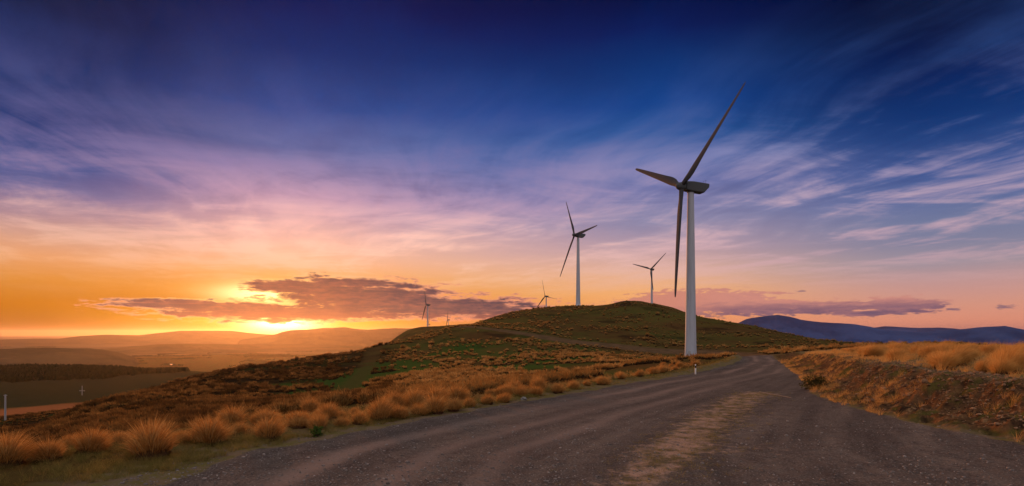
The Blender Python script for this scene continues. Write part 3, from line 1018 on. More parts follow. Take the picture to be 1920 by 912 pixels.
def blades(n, base_r, h, spread, width, wind, seed, segs=4, droop=0.5, hvar=0.35):
    """n curved tapering grass blades; returns verts, quads, rnd"""
    g = np.random.default_rng(seed)
    az_ = g.uniform(0, 2 * PI, n)
    rad = base_r * np.sqrt(g.uniform(0, 1, n))
    lean = np.clip((rad / base_r) * spread * g.uniform(0.55, 1.25, n) + g.normal(0, 0.06, n), 0, 1.5)
    ln = h * (1 + hvar * g.normal(0, 0.5, n)) * (1.12 - 0.22 * rad / base_r)
    dx, dy = np.cos(az_ + g.normal(0, 0.3, n)), np.sin(az_ + g.normal(0, 0.3, n))
    bx_, by_ = rad * np.cos(az_), rad * np.sin(az_)
    V = np.zeros((n, segs + 1, 2, 3), np.float32)
    px_, py_, pz_ = bx_.copy(), by_.copy(), np.full(n, -0.03)
    ang = lean * 0.55
    side = g.uniform(0, 2 * PI, n)
    for s_ in range(segs + 1):
        f = s_ / segs
        wv = width * (1 - f) ** 0.7 * 0.5 + width * 0.06
        V[:, s_, 0] = np.stack([px_ + np.cos(side) * wv, py_ + np.sin(side) * wv, pz_], 1)
        V[:, s_, 1] = np.stack([px_ - np.cos(side) * wv, py_ - np.sin(side) * wv, pz_], 1)
        st = ln / segs
        px_ = px_ + np.sin(ang) * dx * st + wind[0] * st * f
        py_ = py_ + np.sin(ang) * dy * st + wind[1] * st * f
        pz_ = pz_ + np.cos(ang) * st
        ang = ang + (lean * 0.5 + droop * g.uniform(0.3, 1.0, n)) * (1.4 / segs)
    idx = np.arange(n)[:, None] * ((segs + 1) * 2)
    q = []
    for s_ in range(segs):
        o = s_ * 2
        q.append(np.stack([idx[:, 0] + o, idx[:, 0] + o + 1, idx[:, 0] + o + 3, idx[:, 0] + o + 2], 1))
    rnd = np.repeat(g.uniform(0, 1, n), (segs + 1) * 2)
    return V.reshape(-1, 3), np.concatenate(q), rnd


def tussock_mesh(seed, n=1500, base_r=0.42, h=0.52, spread=1.25, width=0.009, wind=(0.18, -0.05), segs=5, droop=0.5, core=0.36):
    v, f, r = blades(n, base_r * 0.9, h, spread, width, wind, seed, segs, droop)
    # blades spring from the surface of the core mound
    root = v.reshape(n, -1, 3)[:, :1, :2]
    q = np.clip(np.hypot(root[..., 0], root[..., 1]) / base_r, 0, 0.98)
    v = v.reshape(n, -1, 3)
    v[:, :, 2] += core * np.sqrt(1 - q ** 2) * 0.95
    v = v.reshape(-1, 3)
    sv, sf, sr = blades(36, base_r * 0.8, h * 1.3, spread * 0.8, width * 0.8, wind, seed + 500, segs, droop * 0.5, 0.5)
    sv[:, 2] += core * 0.6
    f = np.concatenate([f, sf + len(v)])
    v, r = np.concatenate([v, sv]), np.concatenate([r, 0.4 + 0.2 * sr])
    # the mound of old dead leaf bases, its dark colour standing in for shade
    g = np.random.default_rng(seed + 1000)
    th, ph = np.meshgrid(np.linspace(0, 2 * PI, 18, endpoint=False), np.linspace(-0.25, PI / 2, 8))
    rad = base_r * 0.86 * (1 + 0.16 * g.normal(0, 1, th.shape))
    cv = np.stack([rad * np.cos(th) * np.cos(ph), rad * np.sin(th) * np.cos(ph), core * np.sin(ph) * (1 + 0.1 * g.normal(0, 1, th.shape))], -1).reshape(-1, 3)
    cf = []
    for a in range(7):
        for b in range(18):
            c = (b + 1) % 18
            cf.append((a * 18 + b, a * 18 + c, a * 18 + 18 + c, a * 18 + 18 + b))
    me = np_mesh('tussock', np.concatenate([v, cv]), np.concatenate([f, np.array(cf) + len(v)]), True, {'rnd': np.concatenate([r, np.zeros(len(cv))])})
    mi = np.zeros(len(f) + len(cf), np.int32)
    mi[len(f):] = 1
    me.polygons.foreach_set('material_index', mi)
    return me


SHADED_THATCH, n = new_mat('shaded_thatch')
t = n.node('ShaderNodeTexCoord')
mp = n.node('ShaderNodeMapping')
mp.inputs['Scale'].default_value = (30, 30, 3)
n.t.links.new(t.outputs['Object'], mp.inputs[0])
finish(n, n.mix(n.noise(mp.outputs[0], 1.0, 3.0), lin(44, 31, 24), lin(88, 60, 40)), 1.0, spec=0.0)  # leaf bases coloured dark for the shade under the blades
TV = [tussock_mesh(s, wind=(0.15 + 0.1 * (s % 3), -0.06)) for s in range(6)]
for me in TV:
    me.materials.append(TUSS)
    me.materials.append(SHADED_THATCH)
GV = [tussock_mesh(40 + s, n=1400, base_r=0.42, h=0.60, spread=1.1, wind=(0.5 + 0.1 * s, -0.15), droop=0.5, width=0.010) for s in range(5)]
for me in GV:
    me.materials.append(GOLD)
    me.materials.append(SHADED_THATCH)
HV = [tussock_mesh(80 + s, n=300, base_r=0.32, h=0.5, spread=1.2, width=0.03, wind=(0.1, 0), segs=3) for s in range(4)]
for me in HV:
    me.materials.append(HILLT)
    me.materials.append(SHADED_THATCH)


def near_pt(px, py):
    Yd = EYE * F / (py - HY) / (1 - 0.012 * F / (py - HY))
    return (px - 960) / F * Yd, Yd


def put_tuss(me, x, y, s, label, group, sz=None, dz=0.0):
    o = bpy.data.objects.new('tussock', me)
    o.location = (x, y, float(ground_z(x, y)[0]) - 0.02 + dz)
    o.rotation_euler = (random.gauss(0, 0.09), random.gauss(0.04, 0.10), random.uniform(-0.8, 0.8) if sz is None else sz)
    o.scale = (s * random.uniform(0.85, 1.2), s * random.uniform(0.85, 1.2), s * random.uniform(0.8, 1.15))
    COL.objects.link(o)
    tag(o, label, 'tussock', group)
    return o


G1 = 'tussocks along the left road edge'
BIG = [  # photo column, base row, size, label
    (12, 872, 0.88, 'orange tussock in the bottom left corner, cut by the frame edge'),
    (92, 862, 0.68, 'ragged orange tussock just right of the corner tussock'),
    (168, 852, 0.66, 'low orange tussock left of the large round tussock'),
    (284, 858, 1.08, 'largest round orange tussock at the left road verge'),
    (392, 832, 0.84, 'dark based orange tussock right of the largest round one'),
    (505, 824, 0.84, 'round orange tussock standing alone with a dark right side'),
]
for i, (px, py, s, lab) in enumerate(BIG):
    x, y = near_pt(px, py)
    put_tuss(TV[i % 6], x, y, s, lab, G1)
ROWL = 'orange tussock in the dense row along the left road edge'
row = [(130, 838, .5), (225, 832, .5), (340, 832, .55), (447, 815, .55), (560, 804, .7), (600, 806, .75), (640, 800, .9), (672, 796, .8), (715, 789, 1.0), (748, 786, 1.1), (785, 780, 1.1), (815, 776, 1.0),
       (850, 771, 1.05), (880, 764, 1.0), (915, 759, 1.1), (945, 754, 1.15), (975, 745, 1.0), (1005, 742, 1.0), (1045, 738, 1.05), (1075, 731, 0.95), (1100, 724, 0.9), (1130, 722, 0.9), (1165, 712, 0.9), (1200, 706, 0.85), (1240, 699, 0.85), (1265, 694, 0.8)]
for i, (px, py, s) in enumerate(row):
    x, y = near_pt(px, py)
    put_tuss(TV[(i + 2) % 6], x, y, s * random.uniform(0.5, 0.9), ROWL, G1)
cnt = 0
while cnt < 60:
    y = random.uniform(16.5, 58) if cnt > 25 else random.uniform(16.5, 28)
    l = np.interp(y, LE[:, 0], LE[:, 1])
    off = 1.35 + abs(random.gauss(0.3, 1.2)) + 0.02 * y
    x = l - off / 0.84
    px = 960 + F * x / y
    if px < -60:
        continue
    put_tuss(TV[cnt % 6], x, y, 0.28 + 0.6 * random.random() ** 2, ROWL, G1)
    cnt += 1

G2 = 'golden tussocks on the bank right of the road'
BANKL = 'golden windswept tussock on top of the bank right of the road'
cnt = 0
while cnt < 95:
    y = random.uniform(15, 62)
    r_ = np.interp(y, RE[:, 0], RE[:, 1])
    x = r_ + (3.2 + abs(random.gauss(0, 1)) * 5.0 + 0.02 * y) / 0.84
    px = 960 + F * x / y
    if px > 1990:
        continue
    put_tuss(GV[cnt % 5], x, y, random.uniform(0.55, 1.0), BANKL, G2)
    cnt += 1
for px, Yd, s, lab in ((1895, 21.0, 1.15, 'biggest golden tussock on the bank at the right frame edge'), (1795, 24, 1.0, 'upright golden tussock beside the biggest one on the bank')):
    put_tuss(GV[1], (px - 960) / F * Yd, Yd, s, lab, G2)

# hillside: nearest ones as things, all the rest as one stuff mesh
def hill_points(n):
    out = []
    tot = 0
    while tot < n:
        k = 60000
        th = rng.uniform(-47, 44, k)
        r = np.exp(rng.uniform(math.log(24), math.log(620), k))
        keep = rng.uniform(0, 1, k) < np.clip((r / 200.0) ** 0.9, 0.04, 1.0)
        th, r = th[keep], r[keep]
        x, y = r * np.sin(np.radians(th)), r * np.cos(np.radians(th))
        z, m = land(x, y)
        den = 0.36 + 1.5 * fbm(x, y, 34, 4, 131) + 0.8 * fbm(x, y, 7, 2, 137) + 0.5 * (th < -17)
        thin = np.interp(960 + F * np.tan(np.radians(th)), [0, 500, 660, 800, 1100, 1400], [1.0, 1.0, 0.8, 0.7, 0.75, 0.5])
        ok = (m['road'] < 0.05) & (m['track'] < 0.05) & (m['lane'] < 0.25) & ~((fbm(x, y, 12, 3, 103) < 0.1) & (np.hypot((x + 34) / 16, (y - 160) / 52) < 0.8)) & ((m['dl'] > 3.5) | (y > 110)) & (rng.uniform(0, 1, len(x)) < den * thin)
        out.append(np.stack([x, y, z], 1)[ok])
        tot += ok.sum()
    return np.concatenate(out)[:n]


HP = hill_points(27000)
# keep off what the eye cannot see anyway is not needed; nearest become things
hd = np.hypot(HP[:, 0], HP[:, 1])
order = np.argsort(hd)
HP, hd = HP[order], hd[order]
G3 = 'small tussocks on the hillside'
HL = 'small brown tussock on the hillside below the left road edge'
NIND = 70
for i in range(NIND):
    x, y, z = HP[i]
    o = bpy.data.objects.new('tussock', HV[i % 4])
    o.location = (x, y, z - 0.03)
    o.rotation_euler = (0, 0, random.uniform(0, 6))
    s = random.uniform(0.5, 0.85)
    o.scale = (s, s, s)
    COL.objects.link(o)
    tag(o, HL, 'tussock', G3)
vs, fs, rs, base_i = [], [], [], 0
protos = []
for k in range(12):
    v, f, r = blades(34, 0.34, 0.5, 1.1, 0.09, (0.06, 0), 300 + k, 2, 0.5)
    v[:, 2] += 0.28
    th, ph = np.meshgrid(np.linspace(0, 2 * PI, 7, endpoint=False), np.array([-0.3, 0.35, 0.9, 1.5]))
    g = np.random.default_rng(k)
    rad = 0.42 * (1 + 0.15 * g.normal(0, 1, th.shape))
    cv = np.stack([rad * np.cos(th) * np.cos(ph), rad * np.sin(th) * np.cos(ph), 0.42 * np.sin(ph)], -1).reshape(-1, 3)
    cf = np.array([(a * 7 + b, a * 7 + (b + 1) % 7, a * 7 + 7 + (b + 1) % 7, a * 7 + 7 + b) for a in range(3) for b in range(7)]) + len(v)
    protos.append((np.concatenate([v, cv]), np.concatenate([f, cf]), np.concatenate([0.3 + 0.7 * r, np.full(len(cv), -1.0)])))
clump = fbm(HP[:, 0], HP[:, 1], 9.0, 3, 171)
for i in range(NIND, len(HP)):
    v, f, r = protos[i % 12]
    s = min(float(np.exp(rng.normal(-0.05, 0.38))), 0.5 + hd[i] / 110.0) * (1.0 if hd[i] < 250 else 1.1)
    a = rng.uniform(0, 6.28)
    c_, s_ = math.cos(a), math.sin(a)
    v2 = np.stack([(v[:, 0] * c_ - v[:, 1] * s_) * s + HP[i, 0], (v[:, 0] * s_ + v[:, 1] * c_) * s + HP[i, 1], v[:, 2] * s * 0.9 + HP[i, 2]], 1)
    vs.append(v2)
    fs.append(f + base_i)
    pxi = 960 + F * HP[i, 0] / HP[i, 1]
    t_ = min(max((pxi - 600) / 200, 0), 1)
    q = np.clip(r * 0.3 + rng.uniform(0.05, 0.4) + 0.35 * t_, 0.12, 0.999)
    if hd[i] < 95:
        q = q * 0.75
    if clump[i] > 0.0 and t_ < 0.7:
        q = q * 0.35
    rs.append(np.where(r < 0, 0.0, q))  # cores take the darkest tone: shade coloured into the tuft undersides
    base_i += len(v)
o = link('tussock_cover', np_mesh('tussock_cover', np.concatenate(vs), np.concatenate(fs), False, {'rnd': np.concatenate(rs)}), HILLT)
tag(o, 'countless small tussocks covering the hillsides', 'tussocks', None, 'stuff')


def grass_patch(name, label, X_, Y_, hfun, mat, seed, n_per, base_r, width, wind, segs=3, spread=0.8, droop=0.5, cat='grass'):
    g = np.random.default_rng(seed)
    Z_ = ground_z(X_, Y_)
    protos = [blades(n_per, base_r, 1.0, spread, width, wind, seed + k, segs, droop) for k in range(10)]
    vs, fs, rs, b0 = [], [], [], 0
    for i in range(len(X_)):
        v, f, r = protos[i % 10]
        h = hfun(X_[i], Y_[i]) * g.uniform(0.7, 1.25)
        a = g.normal(0, 0.6)
        c_, s_ = math.cos(a), math.sin(a)
        vs.append(np.stack([(v[:, 0] * c_ - v[:, 1] * s_) * max(h, 0.25) + X_[i], (v[:, 0] * s_ + v[:, 1] * c_) * max(h, 0.25) + Y_[i], v[:, 2] * h + Z_[i]], 1))
        fs.append(f + b0)
        rs.append((r * 0.5 + g.uniform(0, 0.5)))
        b0 += len(v)
    o = link(name, np_mesh(name, np.concatenate(vs), np.concatenate(fs), True, {'rnd': np.concatenate(rs)}), mat)
    return tag(o, label, cat, None, 'stuff')


# short green and straw grass on the left verge
k = 7600
y = np.concatenate([rng.uniform(9.2, 15, 2400), rng.uniform(12, 30, 3400), rng.uniform(30, 75, 1800)])
l = np.interp(y, LE[:, 0], LE[:, 1])
x = l - (0.45 + np.abs(rng.normal(0.7, np.where(y < 15, 2.4, 0.9), k))) / 0.84
ok = (960 + F * x / y > -80) & (rng.uniform(0, 1, k) < 0.55 + 0.9 * fbm(x, y, 2.2, 3, 141))
grass_patch('verge_grass', 'short green grass between the road and the tussocks', x[ok], y[ok], lambda a, b: 0.16, GREENG, 400, 26, 0.2, 0.010, (0.1, 0))
# long straw filling the gaps of the tussock row
k = 1300
y = np.concatenate([rng.uniform(14.5, 34, 800), rng.uniform(34, 62, 500)])
l = np.interp(y, LE[:, 0], LE[:, 1])
x = l - (1.6 + np.abs(rng.normal(0.4, 0.9, k)) + 0.02 * y) / 0.84
ok = (960 + F * x / y > -80)
grass_patch('straw_grass', 'loose orange straw between the roadside tussocks', x[ok], y[ok], lambda a, b: 0.24, TUSS, 420, 22, 0.20, 0.012, (0.2, 0))
# tall grass on the bank
k = 3000
y = rng.uniform(15, 75, k)
r_ = np.interp(y, RE[:, 0], RE[:, 1])
x = r_ + (3.0 + np.abs(rng.normal(0, 1, k)) * 8) / 0.84
ok = (960 + F * x / y < 2000)
grass_patch('bank_grass', 'tall windswept golden grass covering the top of the bank', x[ok], y[ok], lambda a, b: 0.36 * (0.7 + 0.8 * max(0.0, float(fbm(np.array([a]), np.array([b]), 4.0, 2, 191)[0]) + 0.3)), GOLD, 440, 30, 0.3, 0.014, (0.7, -0.1))
# tufts on the bank face
k = 2600
y = rng.uniform(14, 70, k)
r_ = np.interp(y, RE[:, 0], RE[:, 1])
x = r_ + rng.beta(0.8, 1.0, k) * 3.2 / 0.84
ok = (960 + F * x / y < 2000) & (fbm(x, y, 3, 2, 151) > 0.0)
grass_patch('bank_tufts', 'green and straw tufts on the earth bank face', x[ok], y[ok], lambda a, b: 0.26, GOLD, 460, 26, 0.2, 0.012, (0.2, -0.3))
# stubble on the strip in the road
k = 900
tt = rng.uniform(0, 1, k)
sx_, sy_ = np.interp(tt, np.linspace(0, 1, len(ST)), ST[:, 0]), np.interp(tt, np.linspace(0, 1, len(ST)), ST[:, 1])
sx_, sy_ = sx_ + rng.normal(0.2, 0.6, k), sy_ + rng.normal(0, 0.5, k)
grass_patch('road_stubble', 'thin dry stubble on the strip between the wheel tracks', sx_, sy_, lambda a, b: 0.07, GREENG, 480, 14, 0.25, 0.012, (0.2, 0))


# ---------------------------------------------------------------- stones
def stones(name, label, X_, Y_, sizes, mat, seed):
    g = np.random.default_rng(seed)
    ico = [(-1, 1.618, 0), (1, 1.618, 0), (-1, -1.618, 0), (1, -1.618, 0), (0, -1, 1.618), (0, 1, 1.618), (0, -1, -1.618), (0, 1, -1.618), (1.618, 0, -1), (1.618, 0, 1), (-1.618, 0, -1), (-1.618, 0, 1)]
    ico = np.array(ico) / 1.9
    fi = np.array([(0, 11, 5), (0, 5, 1), (0, 1, 7), (0, 7, 10), (0, 10, 11), (1, 5, 9), (5, 11, 4), (11, 10, 2), (10, 7, 6), (7, 1, 8), (3, 9, 4), (3, 4, 2), (3, 2, 6), (3, 6, 8), (3, 8, 9), (4, 9, 5), (2, 4, 11), (6, 2, 10), (8, 6, 7), (9, 8, 1)])
    Z_ = ground_z(X_, Y_)
    vs, fs, rs = [], [], []
    for i in range(len(X_)):
        sc = sizes[i] * g.uniform(0.6, 1.3, 3) * np.array([1, 1, 0.65])
        v = ico * sc * g.uniform(0.8, 1.15, (12, 1))
        a = g.uniform(0, 6.28)
        c_, s_ = math.cos(a), math.sin(a)
        vs.append(np.stack([v[:, 0] * c_ - v[:, 1] * s_ + X_[i], v[:, 0] * s_ + v[:, 1] * c_ + Y_[i], v[:, 2] + Z_[i] + sc[2] * 0.25], 1))
        fs.append(fi + 12 * i)
        rs.append(np.full(12, g.uniform()))
    o = link(name, np_mesh(name, np.concatenate(vs), np.concatenate(fs), False, {'rnd': np.concatenate(rs)}), mat)
    return tag(o, label, 'stones', None, 'stuff')


def stone_mat(name, cols):
    m, n = new_mat(name)
    c = n.ramp(n.attr('rnd'), [(i / (len(cols) - 1), lin(*q)) for i, q in enumerate(cols)])
    g = n.node('ShaderNodeNewGeometry')
    v = n.noise(g.outputs['Position'], 30.0, 3.0, 0.6)
    finish(n, n.mix(n.rng(v, 0.3, 0.7, 0.0, 0.5), c, lin(80, 70, 64)), 0.9)
    return m


GRAV = stone_mat('gravel_stone', [(96, 88, 86), (140, 130, 126), (110, 100, 96), (168, 158, 152), (84, 76, 74)])
EARTH = stone_mat('bank_stone', [(120, 88, 62), (150, 114, 82), (92, 66, 48), (176, 138, 102), (106, 78, 56)])
k = 16000
y = 9 + rng.exponential(6.0, k)
x = rng.uniform(-1, 1, k) * (y * 0.95)
dl_, dr_ = edges(x, y)
ok = (dl_ < 0.9) & (dr_ < 0.5) & (y < 50) & (rng.uniform(0, 1, k) < 0.35 + 0.65 * np.exp(-np.abs(dl_ + 0.2) / 0.5) + 0.4 * (fbm(x, y, 3, 2, 161) > 0.15) + 0.5 * np.exp(-((dl_ + 2.5) / 0.3) ** 2) + 0.5 * np.exp(-((dl_ + 5.8) / 0.5) ** 2))
stones('gravel', 'loose grey stones scattered over the gravel road', x[ok], y[ok], 0.008 + rng.gamma(1.5, 0.006, ok.sum()), GRAV, 500)
k = 7000
y = 13.5 + rng.exponential(14, k)
r_ = np.interp(y, RE[:, 0], RE[:, 1])
x = r_ + (0.6 + rng.beta(1.6, 1.3, k) * 2.8) / 0.84
ok = 960 + F * x / y < 2000
stones('bank_stones', 'broken reddish stones and clods on the earth bank face', x[ok], y[ok], rng.gamma(1.3, 0.014, ok.sum()) + 0.010, EARTH, 510)

# ---------------------------------------------------------------- small things
WHITE = plain_mat('white_plastic', (0.78, 0.78, 0.76), 0.45, 0.4, 0.08, 6.0)
x, y = near_pt(1304, 702)
post = empty('marker_post', (x, y, float(ground_z(x, y)[0])), 0.2)
tag(post, 'white roadside marker post with dark band by the left road edge', 'marker post')
b = MB()
b.lathe([(0.055, -0.2), (0.055, 0.40), (0.05, 0.46)], 12)
b.build('shaft', WHITE, post)
b = MB()
b.lathe([(0.052, 0.462), (0.052, 0.62), (0.052, 0.64)], 12)
b.build('band', plain_mat('dark_band', (0.03, 0.025, 0.03), 0.5, 0.4), post)
b = MB()
b.lathe([(0.05, 0.642), (0.05, 0.70), (0.035, 0.735), (0.01, 0.75)], 12)
b.build('cap', WHITE, post)

# pale stick lying on the gravel
x0, y0 = near_pt(1424, 736)
x1, y1 = near_pt(1482, 747)
b = MB()
pp = [Vector((x0 + (x1 - x0) * f, y0 + (y1 - y0) * f + 0.08 * math.sin(f * 5), 0)) for f in np.linspace(0, 1, 7)]
for p in pp:
    p.z = float(ground_z(p.x, p.y)[0]) + 0.03
for p, q in zip(pp[:-1], pp[1:]):
    b.tube(p, q, 0.014, 0.012, 7)
tag(b.build('stick', plain_mat('bleached_wood', (0.26, 0.22, 0.19), 0.8, 0.2)), 'pale bleached stick lying on the gravel near the bank', 'stick')

# grey rock among the roadside tussocks
x, y = near_pt(982, 752)
import bmesh
bm = bmesh.new()
bmesh.ops.create_icosphere(bm, subdivisions=3, radius=0.13)
for v in bm.verts:
    p = v.co * 6
    v.co *= 1 + 0.35 * float(vnoise(np.array([p.x + p.z]), np.array([p.y - p.z]), 9)[0])
    v.co.z *= 0.7
me = bpy.data.meshes.new('rock')
bm.to_mesh(me)
bm.free()
o = link('rock', me, plain_mat('grey_rock', (0.2, 0.19, 0.18), 0.9, 0.2, 0.3, 8.0))
o.location = (x, y, float(ground_z(x, y)[0]) + 0.05)
tag(o, 'single grey rock at the foot of the roadside tussocks', 'rock')


# leafy plants: dark shrub at the foot of the bank, green weed on the verge
def leaf_cloud(n, rx, rz, leaf, seed, cone=False):
    g = np.random.default_rng(seed)
    u = g.normal(0, 1, (n, 3))
    u /= np.linalg.norm(u, axis=1)[:, None]
    rad = g.uniform(0.35, 1.0, n) ** 0.5
    c = u * rad[:, None] * np.array([rx, rx, rz]) * (1 + 0.5 * np.sin(u[:, :1] * 5 + u[:, 2:] * 4 + u[:, 1:2] * 3))
    c[:, 2] += rz
    d1 = g.normal(0, 1, (n, 3))
    d1 /= np.linalg.norm(d1, axis=1)[:, None]
    d2 = np.cross(d1, g.normal(0, 1, (n, 3)))
    d2 /= np.linalg.norm(d2, axis=1)[:, None]
    s = leaf * g.uniform(0.6, 1.4, (n, 1))
    v = np.stack([c - d1 * s, c + d2 * s * 0.4, c + d1 * s, c - d2 * s * 0.4], 1).reshape(-1, 3)
    f = np.arange(4 * n).reshape(n, 4)
    return v, f, np.repeat(g.uniform(0, 1, n), 4)


DARKG = grass_mat('dark_leaf', [(62, 60, 34), (88, 78, 42), (52, 48, 30), (104, 86, 50), (62, 60, 34)], 0.25)
WEED = grass_mat('weed_leaf', [(74, 96, 44), (96, 112, 52), (60, 84, 38), (74, 96, 44)], 0.3)


def plant(name, label, cat, x, y, n, rx, rz, leaf, mat, seed, stems):
    root = empty(name, (x, y, float(ground_z(x, y)[0])))
    tag(root, label, cat)
    v, f, r = leaf_cloud(n, rx, rz, leaf, seed)
    link('foliage', np_mesh('foliage', v, f, False, {'rnd': r}), mat, root)
    b = MB()
    g = random.Random(seed)
    for k in range(stems):
        a = g.uniform(0, 6.28)
        q = Vector((math.cos(a) * rx * 0.6, math.sin(a) * rx * 0.6, rz * g.uniform(1.0, 1.6)))
        b.tube((0, 0, -0.1), q * 0.5 + Vector((0, 0, rz * 0.2)), 0.02, 0.014, 6)
        b.tube(q * 0.5 + Vector((0, 0, rz * 0.2)), q, 0.014, 0.006, 6)
    b.build('stem', plain_mat('stem_bark', (0.08, 0.055, 0.035), 0.9, 0.2), root)
    return root


x, y = near_pt(1521, 734)
plant('shrub', 'dark scruffy shrub at the foot of the right bank', 'shrub', x + 0.5, y + 0.5, 1500, 0.55, 0.34, 0.05, DARKG, 601, 9)
x, y = near_pt(594, 818)
plant('weed', 'small green leafy weed at the edge of the roadside tussocks', 'weed', x, y, 150, 0.14, 0.15, 0.05, WEED, 602, 5)

# poles in the valley at the left
POLE = plain_mat('pale_pole', (0.34, 0.34, 0.36), 0.7, 0.3)
x, y, _ = P(10, 787, 250)
z = float(ground_z(x, y)[0])
pole = empty('utility_pole', (x, y, z))
tag(pole, 'tall pale pole at the left frame edge above the dark slope', 'pole')
b = MB()
b.tube((0, 0, -1), (0, 0, 11.4), 0.42, 0.30, 12)
b.build('shaft', POLE, pole)
b = MB()
b.box((0, 0, 11.1), (1.6, 0.2, 0.2))
b.build('crossarm', POLE, pole)
x, y, _ = P(154, 745, 850)
z = float(ground_z(x, y)[0])
pole = empty('utility_pole', (x, y, z))
tag(pole, 'pale cross shaped power pole in the dark valley', 'pole')
b = MB()
b.tube((0, 0, -1), (0, 0, 14.5), 0.55, 0.40, 10)
b.build('shaft', POLE, pole)
b = MB()
b.box((0, 0, 7.0), (8.0, 0.8, 0.8))
b.build('crossarm', POLE, pole)


# ---------------------------------------------------------------- distant wood and trees
def tree_mass(name, label, X_, Y_, hts, wid, mat, seed, conifer=True, cat='forest', Z_=None):
    g = np.random.default_rng(seed)
    Z_ = ground_z(X_, Y_) if Z_ is None else Z_
    ring = 6
    vs, fs, rs = [], [], []
    lv = [(0.0, 0.55), (0.18, 1.0), (0.5, 0.72), (0.8, 0.34)] if conifer else [(0.0, 0.6), (0.3, 1.0), (0.65, 0.95), (0.9, 0.5)]
    nb = len(lv) * ring + 1
    quad = []
    for a in range(len(lv) - 1):
        for b_ in range(ring):
            c_ = (b_ + 1) % ring
            quad.append((a * ring + b_, a * ring + c_, a * ring + ring + c_, a * ring + ring + b_))
    for b_ in range(ring):
        quad.append(((len(lv) - 1) * ring + b_, (len(lv) - 1) * ring + (b_ + 1) % ring, nb - 1, nb - 1))
    quad = np.array(quad)
    for i in range(len(X_)):
        h, w_ = hts[i], wid[i]
        v = []
        for f, q in lv:
            for b_ in range(ring):
                a = 2 * PI * b_ / ring + f * 2
                rr_ = w_ * q * g.uniform(0.65, 1.25)
                v.append((X_[i] + math.cos(a) * rr_, Y_[i] + math.sin(a) * rr_, Z_[i] + h * f * g.uniform(0.9, 1.1)))
        v.append((X_[i], Y_[i], Z_[i] + h))
        vs.append(np.array(v))
        fs.append(quad + nb * i)
        rs.append(np.full(nb, g.uniform()))
    V, Fq = np.concatenate(vs), np.concatenate(fs)
    tri = np.concatenate([Fq[:, [0, 1, 2]], Fq[Fq[:, 2] != Fq[:, 3]][:, [0, 2, 3]]])
    o = link(name, np_mesh(name, V, tri, False, {'rnd': np.concatenate(rs)}), mat)
    return tag(o, label, cat, None, 'stuff')


FOREST = grass_mat('forest_leaf', [(26, 38, 22), (36, 46, 26), (22, 32, 20), (42, 48, 28), (26, 38, 22)], 0.1)
k = 5200
y = rng.uniform(1330, 2150, k)
px = rng.uniform(-180, 352, k)
x = (px - 960) / F * y
front = np.interp(px, [-180, 0, 150, 250, 350], [1400, 1400, 1420, 1520, 1720])
ok = (y > front + 60 * fbm(px, y * 0, 60, 3, 171))
tree_mass('forest', 'dark pine plantation covering the low ridge at the left', x[ok], y[ok], rng.uniform(9, 15, ok.sum()), rng.uniform(4, 7, ok.sum()), FOREST, 700)

# shelter belts and clumps on the plain
bx2, by2 = [], []
for _ in range(150):
    d = math.exp(rng.uniform(math.log(5200), math.log(13000)))
    pxc = rng.uniform(-150, 800)
    cx, cy = (pxc - 960) / F * d, d
    L_ = rng.uniform(80, 900)
    a = rng.choice([0.1, 1.6]) + rng.normal(0, 0.15)
    m_ = int(L_ / 16)
    s_ = np.linspace(-L_ / 2, L_ / 2, m_)
    bx2.append(cx + np.cos(a) * s_)
    by2.append(cy + np.sin(a) * s_)
bx2, by2 = np.concatenate(bx2), np.concatenate(by2)
tree_mass('shelterbelts', 'lines of dark trees across the hazy plain', bx2, by2, rng.uniform(8, 17, len(bx2)), rng.uniform(9, 15, len(bx2)), FOREST, 710, False, 'trees')

# scrubby bushes on the skyline beyond the right bank
for px, Yd, s, lab in ((1632, 120, 0.9, 'leftmost dark bush on the skyline beyond the golden bank'), (1648, 122, 1.1, 'taller dark bush on the skyline beyond the golden bank'), (1668, 118, 0.7, 'low dark bush right of the taller skyline bush'),
                       (1690, 125, 0.6, 'rightmost low dark bush on the skyline beyond the bank')):
    plant('bush', lab, 'bush', (px - 960) / F * Yd, Yd, 380, 0.9 * s, 0.65 * s, 0.17, DARKG, 610 + px, 4)

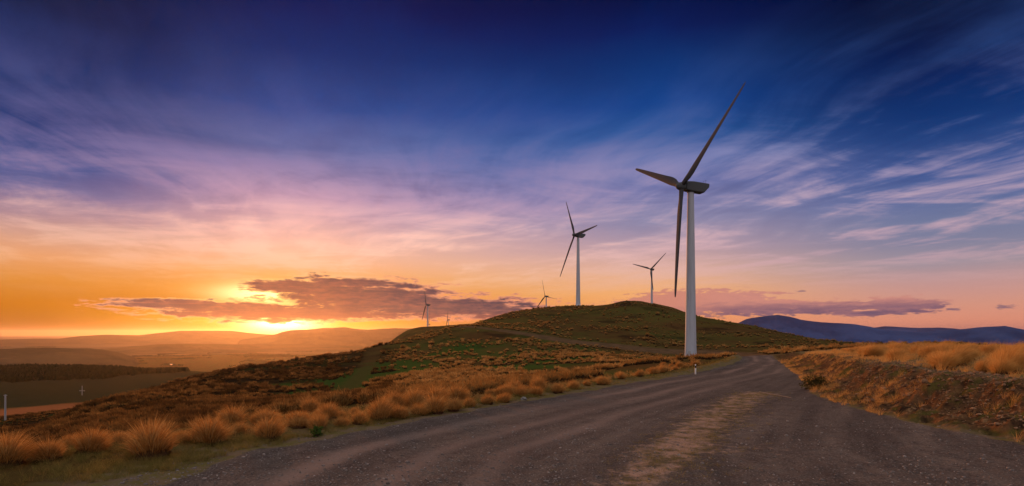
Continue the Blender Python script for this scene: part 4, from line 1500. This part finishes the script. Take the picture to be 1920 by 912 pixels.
# farm buildings on the plain
WALLW = plain_mat('farm_wall', (0.8, 0.78, 0.74), 0.6, 0.3)
ROOFR = plain_mat('farm_roof', (0.65, 0.62, 0.6), 0.35, 0.5)
LITM, n = new_mat('farm_glow')
em = n.node('ShaderNodeEmission')
em.inputs[0].default_value = (1.0, 0.62, 0.25, 1)
em.inputs[1].default_value = 3.0  # panels emit orange as bright specks on the buildings
oo = n.node('ShaderNodeOutputMaterial')
n.t.links.new(em.outputs[0], oo.inputs[0])
for px, py, Yd, wdt, lit, lab in ((163, 686, 5300, 26, True, 'white farmhouse with glowing panels alone on the plain above the wood'), (185, 681, 5800, 34, False, 'long pale farm shed on the plain right of the white farmhouse'),
                             (321, 685, 5400, 24, True, 'farmhouse glowing orange on the plain right of the wood'), (236, 671, 7000, 30, False, 'small pale barn at the end of the low hill'),
                             (534, 665, 8200, 40, True, 'brightly lit farm shed among trees below the sun'), (516, 665, 8150, 30, True, 'smaller lit shed left of the bright farm shed'), (4, 683, 5500, 26, True, 'tiny lit house at the left frame edge on the plain')):
    x, y, _ = P(px, py, Yd)
    z = float(ground_z(x, y)[0])
    h = empty('farm_building', (x, y, z), random.uniform(-0.3, 0.3))
    tag(h, lab, 'farm building', 'farm buildings on the plain')
    b = MB()
    b.box((0, 0, 2.5), (wdt, 14, 7))
    b.build('wall', WALLW, h)
    b = MB()
    hw = wdt / 2 + 0.6
    b.add([(-hw, -7.6, 6.02), (hw, -7.6, 6.02), (hw, 7.6, 6.02), (-hw, 7.6, 6.02), (-hw, 0, 9.5), (hw, 0, 9.5)], [(0, 1, 5, 4), (2, 3, 4, 5), (0, 4, 3), (1, 2, 5), (3, 2, 1, 0)])
    b.build('roof', ROOFR, h)
    if lit:
        for kx in (-0.25, 0.25):
            b = MB()
            b.box((kx * wdt, -7.06, 3.2), (wdt * 0.28, 0.1, 3.0))
            b.build('glow_panel', LITM, h)

# ---------------------------------------------------------------- air
HAZE_D = 0.95e-5
if HAZE_D:
    hz, n = new_mat('haze_air')
    pv = n.node('ShaderNodeVolumePrincipled')
    pv.inputs['Color'].default_value = (0.96, 0.82, 0.86, 1)
    pv.inputs['Density'].default_value = HAZE_D
    pv.inputs['Anisotropy'].default_value = 0.79
    o = n.node('ShaderNodeOutputMaterial')
    n.t.links.new(pv.outputs[0], o.inputs['Volume'])
    b = MB()
    b.box((0, 0, 20), (160000, 160000, 690))
    tag(b.build('haze', hz), 'thin evening haze over the plain and far ranges', 'haze', None, 'stuff')
